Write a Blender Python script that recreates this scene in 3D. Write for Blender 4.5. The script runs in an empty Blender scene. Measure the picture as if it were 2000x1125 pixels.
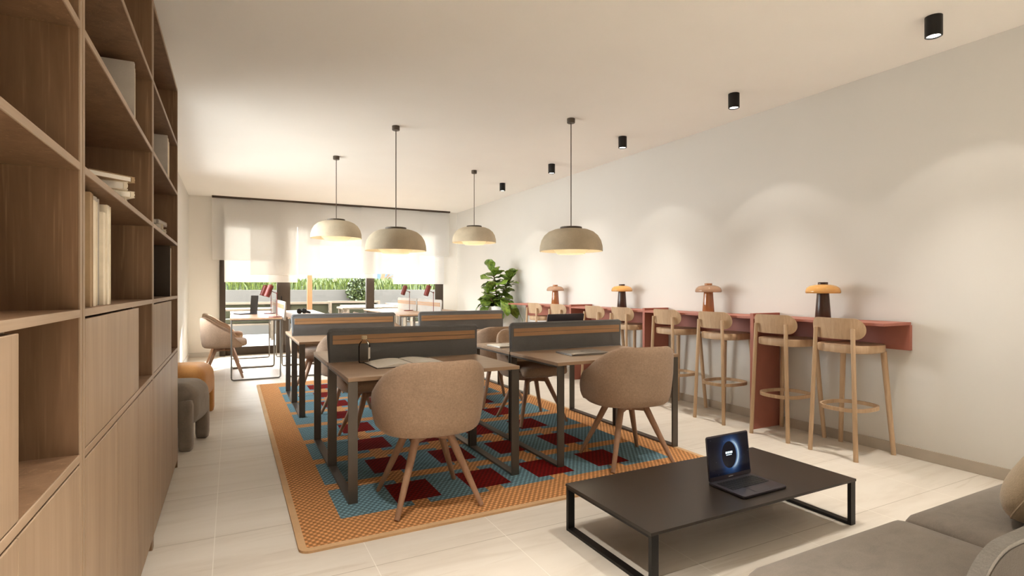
import bpy, bmesh, math, random
from mathutils import Vector, Matrix, Euler
random.seed(7)
PI = math.pi
SC = bpy.context.scene
COL = SC.collection

# ------------------------------------------------------------------ materials
def lin(r, g, b):
    f = lambda c: ((c/255+.055)/1.055)**2.4 if c/255 > .04045 else c/255/12.92
    return (f(r), f(g), f(b), 1)

def nt_new(name):
    m = bpy.data.materials.new(name); m.use_nodes = True
    nt = m.node_tree
    return m, nt, nt.nodes['Principled BSDF'], nt.nodes['Material Output']

def node(nt, typ, **kw):
    n = nt.nodes.new(typ)
    for k, v in kw.items():
        if k.startswith('i_'):
            n.inputs[k[2:].replace('_', ' ')].default_value = v
        else:
            setattr(n, k, v)
    return n

def math_(nt, op, a, b=None, c=None):
    n = nt.nodes.new('ShaderNodeMath'); n.operation = op
    for i, v in enumerate((a, b, c)):
        if v is None: continue
        if isinstance(v, (int, float)): n.inputs[i].default_value = v
        else: nt.links.new(v, n.inputs[i])
    return n.outputs[0]

def mixc(nt, fac, a, b, mode='MIX'):
    n = nt.nodes.new('ShaderNodeMix'); n.data_type = 'RGBA'; n.blend_type = mode
    for i, v in ((0, fac), (6, a), (7, b)):
        if isinstance(v, (int, float)): n.inputs[i].default_value = v
        elif isinstance(v, tuple): n.inputs[i].default_value = v
        else: nt.links.new(v, n.inputs[i])
    return n.outputs[2]

def coords(nt, scale=(1, 1, 1), which='Object', loc=(0, 0, 0)):
    tc = nt.nodes.new('ShaderNodeTexCoord'); mp = nt.nodes.new('ShaderNodeMapping')
    mp.inputs['Scale'].default_value = scale; mp.inputs['Location'].default_value = loc
    nt.links.new(tc.outputs[which], mp.inputs['Vector'])
    return mp.outputs[0]

def noise(nt, vec, scale, detail=4, rough=.5, dist=0):
    n = nt.nodes.new('ShaderNodeTexNoise')
    n.inputs['Scale'].default_value = scale; n.inputs['Detail'].default_value = detail
    n.inputs['Roughness'].default_value = rough; n.inputs['Distortion'].default_value = dist
    nt.links.new(vec, n.inputs['Vector'])
    return n.outputs['Fac']

def ramp(nt, fac, stops):
    n = nt.nodes.new('ShaderNodeValToRGB')
    el = n.color_ramp.elements
    while len(el) < len(stops): el.new(.5)
    for e, (p, c) in zip(el, stops): e.position = p; e.color = c
    nt.links.new(fac, n.inputs[0])
    return n.outputs[0]

def bump(nt, bsdf, h, strength=.2, dist=.01):
    b = nt.nodes.new('ShaderNodeBump'); b.inputs['Strength'].default_value = strength
    b.inputs['Distance'].default_value = dist
    nt.links.new(h, b.inputs['Height']); nt.links.new(b.outputs[0], bsdf.inputs['Normal'])

def mul(c, k): return (c[0]*k, c[1]*k, c[2]*k, 1)

def plain(name, c, rough=.5, metal=0, spec=.5, var=.06, nscale=9):
    m, nt, b, o = nt_new(name)
    f = noise(nt, coords(nt), nscale, 3)
    col = ramp(nt, f, [(.3, mul(c, 1-var)), (.7, mul(c, 1+var))])
    nt.links.new(col, b.inputs['Base Color'])
    b.inputs['Roughness'].default_value = rough; b.inputs['Metallic'].default_value = metal
    b.inputs['Specular IOR Level'].default_value = spec
    return m

def wood(name, dark, light, axis='Z', scale=1, rough=.5, pores=None, bmp=.08):
    m, nt, b, o = nt_new(name)
    s = {'X': (1.2, 16, 16), 'Y': (16, 1.2, 16), 'Z': (16, 16, 1.2)}[axis]
    s2 = {'X': (3, 150, 150), 'Y': (150, 3, 150), 'Z': (150, 150, 3)}[axis]
    v = coords(nt, tuple(k*scale for k in s)); v2 = coords(nt, tuple(k*scale for k in s2))
    f = noise(nt, v, .9, 5, .6, .8)
    col = ramp(nt, f, [(.3, dark), (.68, light)])
    g = noise(nt, v2, 1, 2, .5)
    g2 = ramp(nt, g, [(.52, (0, 0, 0, 1)), (.7, (1, 1, 1, 1))])
    if pores:
        f2 = noise(nt, v, 1.7, 3, .5, 1.2)
        mask = ramp(nt, f2, [(.48, (0, 0, 0, 1)), (.62, (1, 1, 1, 1))])
        k = mixc(nt, 1.0, g2, mask, 'MULTIPLY')
        k2 = math_(nt, 'MULTIPLY', k, .42)
        col = mixc(nt, k2, col, pores)
    else:
        col = mixc(nt, math_(nt, 'MULTIPLY', g2, .22), col, mul(dark, .72))
    nt.links.new(col, b.inputs['Base Color'])
    b.inputs['Roughness'].default_value = rough
    b.inputs['Specular IOR Level'].default_value = .35
    bump(nt, b, g, bmp, .002)
    return m

def fabric(name, c, var=.12, scale=420, bmp=.35, blotch=4, sheen=.15):
    m, nt, b, o = nt_new(name)
    v = coords(nt)
    f = noise(nt, coords(nt, (1, 1, .35)), scale, 2, .7)
    f1 = noise(nt, coords(nt, (.35, .35, 1.2)), scale, 2, .7)
    w = math_(nt, 'MULTIPLY', math_(nt, 'ADD', f, f1), .5)
    g = noise(nt, v, blotch, 4, .6)
    col = ramp(nt, w, [(.35, mul(c, 1-var)), (.65, mul(c, 1+var))])
    col = mixc(nt, 1.0, col, ramp(nt, g, [(.3, (.9, .9, .9, 1)), (.7, (1.06, 1.06, 1.06, 1))]), 'MULTIPLY')
    nt.links.new(col, b.inputs['Base Color'])
    b.inputs['Roughness'].default_value = .95; b.inputs['Specular IOR Level'].default_value = .12
    b.inputs['Sheen Weight'].default_value = sheen
    bump(nt, b, w, bmp, .003)
    return m

def emit(name, c, s):
    m = bpy.data.materials.new(name); m.use_nodes = True; nt = m.node_tree
    nt.nodes.remove(nt.nodes['Principled BSDF'])
    e = nt.nodes.new('ShaderNodeEmission'); e.inputs[0].default_value = c; e.inputs[1].default_value = s
    nt.links.new(e.outputs[0], nt.nodes['Material Output'].inputs[0])
    return m

def clear_glass(name, tint, transp, rough=.02):
    m = bpy.data.materials.new(name); m.use_nodes = True; nt = m.node_tree
    nt.nodes.remove(nt.nodes['Principled BSDF'])
    t = nt.nodes.new('ShaderNodeBsdfTransparent'); t.inputs[0].default_value = tint
    g = nt.nodes.new('ShaderNodeBsdfGlossy'); g.inputs['Roughness'].default_value = rough
    fr = nt.nodes.new('ShaderNodeFresnel'); fr.inputs[0].default_value = transp
    mx = nt.nodes.new('ShaderNodeMixShader')
    nt.links.new(fr.outputs[0], mx.inputs[0]); nt.links.new(t.outputs[0], mx.inputs[1]); nt.links.new(g.outputs[0], mx.inputs[2])
    nt.links.new(mx.outputs[0], nt.nodes['Material Output'].inputs[0])
    return m

def blind_mat(name, c, transp, trl):
    m = bpy.data.materials.new(name); m.use_nodes = True; nt = m.node_tree
    nt.nodes.remove(nt.nodes['Principled BSDF'])
    d = nt.nodes.new('ShaderNodeBsdfDiffuse'); d.inputs[0].default_value = c
    t = nt.nodes.new('ShaderNodeBsdfTranslucent'); t.inputs[0].default_value = c
    tr = nt.nodes.new('ShaderNodeBsdfTransparent')
    a = nt.nodes.new('ShaderNodeMixShader'); a.inputs[0].default_value = trl
    b = nt.nodes.new('ShaderNodeMixShader'); b.inputs[0].default_value = transp
    wv = noise(nt, coords(nt, (1, 1, .1)), 300, 2)
    tc = ramp(nt, wv, [(.3, mul(c, .94)), (.7, c)])
    nt.links.new(tc, d.inputs[0])
    nt.links.new(d.outputs[0], a.inputs[1]); nt.links.new(t.outputs[0], a.inputs[2])
    nt.links.new(a.outputs[0], b.inputs[1]); nt.links.new(tr.outputs[0], b.inputs[2])
    nt.links.new(b.outputs[0], nt.nodes['Material Output'].inputs[0])
    return m
M = {}
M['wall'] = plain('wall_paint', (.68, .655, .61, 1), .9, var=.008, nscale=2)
M['ceil'] = plain('ceiling_paint', (.93, .905, .865, 1), .95, var=.008, nscale=2)
M['skirt'] = plain('skirting_stone', (.46, .40, .325, 1), .5, var=.05)
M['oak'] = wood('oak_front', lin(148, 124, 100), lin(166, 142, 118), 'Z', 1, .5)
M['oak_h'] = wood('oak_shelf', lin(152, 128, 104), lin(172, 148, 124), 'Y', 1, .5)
M['oak_in'] = wood('dark_oak_inside', lin(110, 82, 58), lin(132, 102, 76), 'Z', 1.0, .55, pores=lin(175, 142, 108), bmp=.15)  # darker oak tone for the inner panels
M['desk'] = wood('desk_top_oak', lin(158, 130, 104), lin(174, 146, 120), 'X', .8, .42)
M['desk_far'] = wood('table_top_oak', lin(182, 146, 116), lin(204, 168, 136), 'Y', .8, .45)
M['leg'] = wood('walnut_legs', lin(146, 112, 88), lin(172, 136, 110), 'Z', 1.5, .5)
M['stool'] = wood('stool_oak', lin(176, 146, 114), lin(202, 172, 140), 'Z', 1.3, .5)
M['slat'] = wood('slat_oak', lin(166, 128, 92), lin(190, 150, 112), 'X', 1, .5)
M['chair'] = fabric('chair_boucle', lin(170, 144, 122), .17, 170, .35)
M['screen'] = fabric('screen_felt', lin(114, 114, 114), .08, 350, .2)
M['frame'] = plain('dark_bronze_metal', lin(92, 85, 78), .38, .6, .5, .04)
M['rod'] = plain('grey_rod_metal', lin(120, 116, 110), .4, .5, .5, .03)
M['black'] = plain('black_metal', lin(22, 20, 18), .42, .2, .4, .05)
M['ctable'] = plain('coffee_table_black', lin(42, 34, 27), .36, 0, .45, .05)
def velvet(name, c):
    m, nt, b, o = nt_new(name)
    f = noise(nt, coords(nt, (1, 1.6, 1)), 9, 6, .65, .6); g = noise(nt, coords(nt), 260, 2)
    col = ramp(nt, f, [(.32, mul(c, .80)), (.5, c), (.70, mul(c, 1.16))])
    col = mixc(nt, .35, col, ramp(nt, g, [(.3, mul(c, .8)), (.7, mul(c, 1.2))]))
    nt.links.new(col, b.inputs['Base Color']); b.inputs['Roughness'].default_value = .9
    b.inputs['Specular IOR Level'].default_value = .1; b.inputs['Sheen Weight'].default_value = .25
    bump(nt, b, g, .12, .002)
    return m
M['sofa'] = velvet('sofa_velvet', lin(124, 115, 106))
M['sofa_rib'] = fabric('sofa_boucle', lin(132, 127, 121), .16, 260, .5, 5, .4)
M['sofa_dark'] = fabric('sofa_rear_cloth', lin(92, 85, 78), .14, 240, .4, 5, .2)
M['pillow'] = fabric('pillow_boucle', lin(190, 172, 146), .12, 240, .5, 6, .3)
M['pouf_grey'] = velvet('pouf_grey', lin(140, 128, 116))
M['pouf_tan'] = fabric('pouf_ochre', lin(196, 140, 82), .10, 240, .3, 6, .3)
M['terra'] = plain('terracotta_lacquer', lin(164, 102, 86), .55, 0, .4, .05)
M['terra_dk'] = plain('terracotta_panel', lin(148, 74, 58), .6, 0, .35, .05)
M['redmetal'] = plain('red_lamp_metal', lin(116, 44, 36), .4, .1, .5, .04)
M['pend'] = fabric('pendant_felt', lin(196, 182, 158), .08, 260, .35, 6, 0)
M['pend_in'] = plain('pendant_inner', lin(222, 206, 168), .8, 0, .2, .04)
M['pcap'] = plain('pendant_brown', lin(84, 72, 60), .5, .2, .4, .04)
M['diffuser'] = blind_mat('diffuser_net', (.88, .80, .62, 1), .40, .5)
M['globe'] = emit('globe_glow', (1, .88, .64, 1), 1.0)
M['spotdisc'] = emit('spot_glow', (1, .95, .86, 1), 6)
M['blind_rail'] = plain('rail_brown', lin(70, 56, 44), .5, .2)
M['wall_lit'] = plain('wall_paint_lit', (.88, .85, .80, 1), .9, var=.008, nscale=2)  # wall paint lightened to stand in for missing light on the back wall
M['winframe'] = plain('window_frame_bronze', lin(74, 64, 55), .5, .3, .4, .04)
M['pane'] = clear_glass('window_glass', (.97, .98, .97, 1), 1.25)
M['pot'] = plain('white_pot', (.86, .85, .83, 1), .5, 0, .4, .02)
M['soil'] = plain('soil', lin(60, 44, 32), .95, var=.3, nscale=60)
M['bark'] = plain('bark', lin(96, 74, 52), .9, var=.2, nscale=50)
M['paper'] = plain('page_paper', lin(246, 240, 230), .9, 0, .2, .04, 40)
M['bookgrey'] = fabric('book_cloth_grey', lin(186, 178, 168), .05, 500, .1, 8, 0)
M['bookcream'] = plain('book_cream', lin(226, 214, 192), .7, 0, .3, .07, 30)
M['booktan'] = plain('book_tan', lin(164, 138, 106), .7, 0, .3, .06, 30)
M['bookdark'] = plain('book_dark', lin(58, 48, 38), .6, 0, .3, .06, 30)
M['lapdark'] = plain('laptop_dark', lin(70, 67, 74), .35, .5, .5, .03)
M['lapgrey'] = plain('laptop_grey', lin(150, 142, 134), .35, .6, .5, .03)
M['laplight'] = plain('laptop_silver', lin(215, 208, 198), .35, .4, .5, .03)
M['key'] = plain('key_black', lin(16, 16, 18), .5)
M['white'] = plain('white_label', lin(228, 220, 210), .7, 0, .3, .02)
M['mark'] = plain('pale_mark', lin(200, 200, 200), .4, .3)
M['bottle'] = clear_glass('bottle_glass', (.975, .965, .95, 1), 1.22)
M['brown'] = plain('dark_brown_ceramic', lin(66, 42, 30), .3, 0, .5, .06)
M['cork'] = plain('bottle_cap', lin(214, 196, 160), .7)
M['concrete'] = plain('planter_concrete', (.085, .077, .067, 1), .9, 0, .2, .06, 1.2)
M['terrace'] = plain('terrace_paving', (.28, .27, .255, 1), .9, 0, .2, .05, 2)
M['tablewood'] = wood('terrace_wood', lin(92, 80, 66), lin(112, 98, 82), 'X', 1, .7)
M['olive'] = fabric('terrace_cushion', lin(46, 45, 30), .1, 150, .2)
M['timber'] = wood('orange_timber', lin(112, 76, 44), lin(130, 92, 58), 'Z', 1, .6)

def seeglass(name, c, a):
    m, nt, b, o = nt_new(name)
    b.inputs['Base Color'].default_value = c
    b.inputs['Roughness'].default_value = .08
    b.inputs['Specular IOR Level'].default_value = .8
    t = nt.nodes.new('ShaderNodeBsdfTransparent'); t.inputs[0].default_value = (c[0]*.5+.5, c[1]*.5+.5, c[2]*.5+.5, 1)
    mx = nt.nodes.new('ShaderNodeMixShader'); mx.inputs[0].default_value = a
    nt.links.new(t.outputs[0], mx.inputs[1]); nt.links.new(b.outputs[0], mx.inputs[2])
    nt.links.new(mx.outputs[0], o.inputs[0])
    return m
M['amber'] = seeglass('amber_glass', lin(222, 164, 92), .92)
M['rose'] = seeglass('rose_glass', lin(206, 168, 138), .55)
M['orangeglass'] = seeglass('orange_glass', lin(172, 108, 62), .9)

M['blind'] = blind_mat('blind_fabric', (.95, .94, .92, 1), .50, .46)
M['blind_back'] = blind_mat('blind_fabric_white', (.94, .93, .915, 1), .04, .19)

def floor_mat():
    m, nt, b, o = nt_new('porcelain_tiles')
    tc = nt.nodes.new('ShaderNodeTexCoord'); sp = nt.nodes.new('ShaderNodeSeparateXYZ')
    nt.links.new(tc.outputs['Object'], sp.inputs[0])
    fx = math_(nt, 'FRACT', math_(nt, 'DIVIDE', math_(nt, 'ADD', sp.outputs[0], .076+6.68), .668))
    fy = math_(nt, 'FRACT', math_(nt, 'DIVIDE', math_(nt, 'SUBTRACT', sp.outputs[1], 3.186-13.36), .668))
    gx = math_(nt, 'LESS_THAN', math_(nt, 'MINIMUM', fx, math_(nt, 'SUBTRACT', 1, fx)), .0028)
    gy = math_(nt, 'LESS_THAN', math_(nt, 'MINIMUM', fy, math_(nt, 'SUBTRACT', 1, fy)), .0030)
    v = coords(nt, (.5, 3.2, 1))
    f = noise(nt, v, 1.6, 7, .62, 1.4)
    col = ramp(nt, f, [(.28, (.60, .535, .455, 1)), (.48, (.67, .61, .53, 1)), (.72, (.71, .655, .58, 1))])
    f2 = noise(nt, coords(nt, (.35, 5, 1)), 1.3, 5, .6, 2)
    vein = ramp(nt, f2, [(.60, (1, 1, 1, 1)), (.66, (.86, .83, .79, 1)), (.72, (1, 1, 1, 1))])
    col = mixc(nt, .7, col, mixc(nt, 1.0, col, vein, 'MULTIPLY'))
    col = mixc(nt, gy, col, (.40, .34, .27, 1))
    col = mixc(nt, gx, col, (.80, .75, .67, 1))
    nt.links.new(col, b.inputs['Base Color'])
    b.inputs['Roughness'].default_value = .42; b.inputs['Specular IOR Level'].default_value = .4
    return m
M['floor'] = floor_mat()

def rug_mat():
    m, nt, b, o = nt_new('woven_rug')
    tc = nt.nodes.new('ShaderNodeTexCoord'); sp = nt.nodes.new('ShaderNodeSeparateXYZ')
    nt.links.new(tc.outputs['Object'], sp.inputs[0])
    x, y = sp.outputs[0], sp.outputs[1]
    A = lambda *k: math_(nt, *k)
    def between(v, lo, hi): return A('MULTIPLY', A('GREATER_THAN', v, lo), A('LESS_THAN', v, hi))
    # snap to the weave grid so that the patch edges step like yarn
    xs = A('MULTIPLY', A('ROUND', A('DIVIDE', x, .012)), .012)
    ys = A('MULTIPLY', A('ROUND', A('DIVIDE', y, .012)), .012)
    fu = A('MULTIPLY', A('FRACT', A('DIVIDE', A('SUBTRACT', xs, .87-4.825), .4825)), .4825)
    t = A('MULTIPLY', A('FRACT', A('DIVIDE', A('SUBTRACT', ys, 3.09-5.75), .575)), .575)
    cols = between(xs, .855, 2.80)
    inter = A('MULTIPLY', between(xs, .535, 2.925), between(ys, 3.085, 7.57))
    red = A('MULTIPLY', A('MULTIPLY', A('LESS_THAN', fu, .278), between(t, .078, .40)), cols)
    stripe = A('GREATER_THAN', t, .462)
    notch = A('MULTIPLY', A('MULTIPLY', between(fu, .085, .185), A('SUBTRACT', 1, between(t, .078, .40))), cols)
    oi = A('MAXIMUM', stripe, notch)
    blue = A('MULTIPLY', inter, A('SUBTRACT', 1, oi))
    orange_c, blue_c, red_c = lin(210, 152, 100), lin(116, 150, 162), lin(118, 16, 12)
    col = mixc(nt, blue, orange_c, blue_c)
    col = mixc(nt, A('MULTIPLY', red, inter), col, red_c)
    k = 2*PI/.034
    w1 = A('SINE', A('MULTIPLY', A('ADD', x, A('MULTIPLY', y, .7)), k))
    w2 = A('SINE', A('MULTIPLY', A('SUBTRACT', x, A('MULTIPLY', y, .7)), k))
    nz = noise(nt, coords(nt), 60, 3)
    w = A('ADD', A('MULTIPLY', A('ADD', w1, w2), .25), A('MULTIPLY', nz, .5))
    sh = ramp(nt, w, [(.05, (.50, .48, .46, 1)), (.75, (1.30, 1.30, 1.30, 1))])
    col = mixc(nt, 1.0, col, sh, 'MULTIPLY')
    nt.links.new(col, b.inputs['Base Color'])
    b.inputs['Roughness'].default_value = .95; b.inputs['Specular IOR Level'].default_value = .1
    bump(nt, b, w, .6, .006)
    return m
M['rug'] = rug_mat()
M['rugtape'] = fabric('rug_tape', lin(204, 166, 124), .08, 500, .3)

def leaf_mat(name, c0, c1):
    m, nt, b, o = nt_new(name)
    f = noise(nt, coords(nt), 22, 3)
    nt.links.new(ramp(nt, f, [(.35, c0), (.65, c1)]), b.inputs['Base Color'])
    b.inputs['Roughness'].default_value = .38; b.inputs['Specular IOR Level'].default_value = .5
    return m
M['leaf'] = leaf_mat('fiddle_leaf', lin(64, 90, 28), lin(124, 148, 56))
M['grass1'] = leaf_mat('meadow_green', lin(44, 62, 20), lin(88, 96, 36))
M['grass2'] = leaf_mat('meadow_silver', lin(58, 70, 56), lin(86, 94, 84))
M['shrub'] = leaf_mat('shrub_green', lin(34, 48, 20), lin(68, 76, 32))
M['facade'] = plain('facade_plaster', (.085, .078, .074, 1), .9, var=.03)
M['bluewin'] = plain('blue_shutter', lin(36, 62, 96), .4)
M['darkwin'] = plain('dark_window', lin(40, 44, 50), .2)

def display_mat():
    """a photo-like desktop picture: a dark planet with a bright blue rim; backlit screen"""
    m = bpy.data.materials.new('lit_display'); m.use_nodes = True; nt = m.node_tree
    nt.nodes.remove(nt.nodes['Principled BSDF'])
    A = lambda *k: math_(nt, *k)
    tc = nt.nodes.new('ShaderNodeTexCoord'); sp = nt.nodes.new('ShaderNodeSeparateXYZ')
    nt.links.new(tc.outputs['Object'], sp.inputs[0])
    x, z = sp.outputs[0], sp.outputs[2]      # x -.15..15, z 0..~.19
    def dist(cx, cz, rx, rz):
        a = A('DIVIDE', A('SUBTRACT', x, cx), rx); b_ = A('DIVIDE', A('SUBTRACT', z, cz), rz)
        return A('SQRT', A('ADD', A('MULTIPLY', a, a), A('MULTIPLY', b_, b_)))
    d = dist(.0, .122, .056, .070)
    d2 = dist(.012, .122, .060, .072)
    rim = A('MULTIPLY', A('GREATER_THAN', d, 1), A('POWER', A('MAXIMUM', A('SUBTRACT', 1.25, A('ABSOLUTE', A('SUBTRACT', d2, .98))), 0), 14))
    side = A('MAXIMUM', A('MINIMUM', A('MULTIPLY', A('ADD', x, -.012), 22), 1), .03)
    rim = A('MULTIPLY', rim, A('MULTIPLY', side, .022))
    glow = A('MULTIPLY', A('POWER', A('MAXIMUM', A('SUBTRACT', 1.0, A('MULTIPLY', A('ABSOLUTE', A('SUBTRACT', d, 1)), .72)), 0), 3), A('GREATER_THAN', d, 1))
    fn = noise(nt, coords(nt), 30, 4)
    gs = A('MAXIMUM', A('MINIMUM', A('ADD', A('MULTIPLY', x, 6), .55), 1), .18)
    glow = A('MULTIPLY', A('MULTIPLY', glow, gs), A('ADD', .35, A('MULTIPLY', fn, .9)))
    c = mixc(nt, glow, (.003, .003, .006, 1), (.02, .085, .26, 1))
    c = mixc(nt, A('MINIMUM', rim, 1), c, (.75, .95, 1, 1))
    st = noise(nt, coords(nt), 260, 0)
    star = A('MULTIPLY', A('GREATER_THAN', st, .86), A('GREATER_THAN', d, 1))
    c = mixc(nt, A('MULTIPLY', star, .5), c, (.8, .9, 1, 1))
    e = nt.nodes.new('ShaderNodeEmission'); nt.links.new(c, e.inputs[0]); e.inputs[1].default_value = 1.0
    g = nt.nodes.new('ShaderNodeBsdfGlossy'); g.inputs['Roughness'].default_value = .1; g.inputs[0].default_value = (.03, .03, .03, 1)
    ad = nt.nodes.new('ShaderNodeAddShader')
    nt.links.new(e.outputs[0], ad.inputs[0]); nt.links.new(g.outputs[0], ad.inputs[1])
    nt.links.new(ad.outputs[0], nt.nodes['Material Output'].inputs[0])
    return m
M['display'] = display_mat()
M['caption'] = emit('caption_glow', (.75, .92, 1, 1), .9)

# ------------------------------------------------------------------ mesh helpers
class G:
    def __init__(s): s.bm = bmesh.new()
    def _add(s, verts, faces, mat=None):
        vs = [s.bm.verts.new(mat @ Vector(v) if mat else Vector(v)) for v in verts]
        for f in faces:
            try: s.bm.faces.new([vs[i] for i in f])
            except ValueError: pass
        return vs
    def box(s, c, d, bev=0, rot=None, seg=2):
        t = bmesh.new(); bmesh.ops.create_cube(t, size=1)
        bmesh.ops.scale(t, vec=d, verts=t.verts)
        if bev: bmesh.ops.bevel(t, geom=list(t.edges), offset=bev, segments=seg, affect='EDGES', profile=.5)
        mt = Matrix.Translation(c) @ (Euler(rot).to_matrix().to_4x4() if rot else Matrix())
        s.merge(t, mt); return s
    def bb(s, x0, x1, y0, y1, z0, z1, bev=0):
        return s.box(((x0+x1)/2, (y0+y1)/2, (z0+z1)/2), (x1-x0, y1-y0, z1-z0), bev)
    def merge(s, t, mt=None):
        mp = {}
        for v in t.verts: mp[v] = s.bm.verts.new(mt @ v.co if mt else v.co)
        for f in t.faces:
            try: s.bm.faces.new([mp[v] for v in f.verts])
            except ValueError: pass
        t.free()
    def cyl(s, p0, p1, r0, r1=None, seg=16):
        r1 = r0 if r1 is None else r1
        p0, p1 = Vector(p0), Vector(p1); d = p1-p0
        q = d.to_track_quat('Z', 'Y').to_matrix().to_4x4()
        n = seg; vs = []
        for z, r in ((0, r0), (d.length, r1)):
            vs += [(r*math.cos(2*PI*i/n), r*math.sin(2*PI*i/n), z) for i in range(n)]
        fs = [(i, (i+1) % n, n+(i+1) % n, n+i) for i in range(n)] + [tuple(range(n))[::-1], tuple(range(n, 2*n))]
        s._add(vs, fs, Matrix.Translation(p0) @ q); return s
    def lathe(s, prof, seg=32, c=(0, 0, 0), mt=None):
        vs, rings = [], []
        for r, z in prof:
            if r < 1e-6: rings.append([len(vs)]); vs.append((c[0], c[1], c[2]+z))
            else:
                rings.append(list(range(len(vs), len(vs)+seg)))
                vs += [(c[0]+r*math.cos(2*PI*i/seg), c[1]+r*math.sin(2*PI*i/seg), c[2]+z) for i in range(seg)]
        fs = []
        for a, b in zip(rings, rings[1:]):
            for i in range(seg):
                j = (i+1) % seg
                if len(a) == 1 and len(b) == 1: continue
                if len(a) == 1: fs.append((a[0], b[j], b[i]))
                elif len(b) == 1: fs.append((a[i], a[j], b[0]))
                else: fs.append((a[i], a[j], b[j], b[i]))
        s._add(vs, fs, mt); return s
    def tube(s, path, r, seg=8, closed=False, flat=None):
        """sweep a circle (or a flat (w,h) rectangle) along a path"""
        P = [Vector(p) for p in path]; n = len(P); vs = []; up0 = Vector((0, 0, 1))
        for i, p in enumerate(P):
            a = P[(i-1) % n] if (closed or i > 0) else p
            b = P[(i+1) % n] if (closed or i < n-1) else p
            t = (b-a).normalized()
            up = up0 if abs(t.dot(up0)) < .95 else Vector((0, 1, 0))
            u = t.cross(up).normalized(); w = u.cross(t).normalized()
            if flat: ring = [u*flat[0]*sx+w*flat[1]*sz for sx, sz in ((-.5, -.5), (.5, -.5), (.5, .5), (-.5, .5))]
            else: ring = [u*r*math.cos(2*PI*k/seg)+w*r*math.sin(2*PI*k/seg) for k in range(seg)]
            vs += [p+q for q in ring]
        m = 4 if flat else seg; fs = []
        for i in range(n if closed else n-1):
            j = (i+1) % n
            for k in range(m):
                l = (k+1) % m
                fs.append((i*m+k, i*m+l, j*m+l, j*m+k))
        if not closed: fs += [tuple(range(m))[::-1], tuple(range((n-1)*m, n*m))]
        s._add(vs, fs); return s
    def prism(s, pts, h, mt=None, bev=0):
        t = bmesh.new(); n = len(pts)
        vs = [t.verts.new((p[0], p[1], 0)) for p in pts] + [t.verts.new((p[0], p[1], h)) for p in pts]
        for i in range(n):
            j = (i+1) % n; t.faces.new((vs[i], vs[j], vs[n+j], vs[n+i]))
        t.faces.new(vs[:n][::-1]); t.faces.new(vs[n:])
        if bev:
            ed = [e for e in t.edges if abs(e.verts[0].co.z-e.verts[1].co.z) < 1e-6]
            bmesh.ops.bevel(t, geom=ed, offset=bev, segments=2, affect='EDGES', profile=.5)
        s.merge(t, mt); return s
    def rbox(s, c, half, r, n=10, puff=0, mt=None):
        """soft box with radius r and domed top/bottom"""
        t = bmesh.new(); bmesh.ops.create_cube(t, size=2)
        bmesh.ops.subdivide_edges(t, edges=list(t.edges), cuts=n, use_grid_fill=True)
        for v in t.verts:
            p = v.co.copy(); q = Vector(); d = Vector()
            for k in range(3):
                w = p[k]*half[k]; lim = half[k]-r
                q[k] = max(-lim, min(lim, w)); d[k] = w-q[k]
            m = max(abs(d.x), abs(d.y), abs(d.z))
            o = q + (d.normalized()*min(r, m) if m > 1e-9 else Vector())
            if puff: o.z += puff*(1-p.x**2)*(1-p.y**2)*p.z
            v.co = o
        mm = Matrix.Translation(c) @ mt if mt else Matrix.Translation(c)
        s.merge(t, mm); return s
    def build(s, name, mat, parent=None, smooth=40, loc=None, rot=None):
        bmesh.ops.remove_doubles(s.bm, verts=s.bm.verts, dist=1e-5)
        bmesh.ops.recalc_face_normals(s.bm, faces=s.bm.faces)
        me = bpy.data.meshes.new(name); s.bm.to_mesh(me); s.bm.free()
        me.materials.append(mat)
        if smooth:
            me.shade_smooth(); me.set_sharp_from_angle(angle=math.radians(smooth))
        o = bpy.data.objects.new(name, me); COL.objects.link(o)
        if parent: o.parent = parent
        if loc: o.location = loc
        if rot: o.rotation_euler = rot
        return o

def tag(o, label, cat, group=None, kind=None):
    if label: o['label'] = label
    if cat: o['category'] = cat
    if group: o['group'] = group
    if kind: o['kind'] = kind
    return o
def thing(name, label, cat, loc=(0, 0, 0), rz=0, group=None):
    o = bpy.data.objects.new(name, None); COL.objects.link(o)
    o.empty_display_size = .1
    o.location = loc; o.rotation_euler = (0, 0, rz)
    return tag(o, label, cat, group)
def struct(o, label=None):
    o['kind'] = 'structure'
    if label: o['label'] = label
    return o
def kids(o): return [c for c in bpy.data.objects if c.parent is o]
def dup(root, loc, rz=0, label=None, group=None):
    def cp(o, par):
        c = o.copy(); COL.objects.link(c)
        if par: c.parent = par
        for k in list(o.children): cp(k, c)
        return c
    r = cp(root, None); r.location = loc; r.rotation_euler = (0, 0, rz)
    if label: r['label'] = label
    if group: r['group'] = group
    return r
def rrect(w, h, r, n=6, only_top=False):
    """rounded rectangle outline centred on x, from 0 to h"""
    pts = []
    cs = [(w/2-r, r, -PI/2, not only_top), (w/2-r, h-r, 0, True), (-w/2+r, h-r, PI/2, True), (-w/2+r, r, PI, not only_top)]
    sq = [(w/2, 0), None, None, (-w/2, 0)]
    for (cx, cy, a0, rnd), q in zip(cs, sq):
        if rnd: pts += [(cx+r*math.cos(a0+PI/2*i/n), cy+r*math.sin(a0+PI/2*i/n)) for i in range(n+1)]
        else: pts.append(q)
    return pts
XZ = Matrix(((1, 0, 0, 0), (0, 0, -1, 0), (0, 1, 0, 0), (0, 0, 0, 1)))   # (x,y,h) -> (x,-h,y)
YZ = Matrix(((0, 0, 1, 0), (1, 0, 0, 0), (0, 1, 0, 0), (0, 0, 0, 1)))    # (a,b,h) -> (h,a,b)

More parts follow.
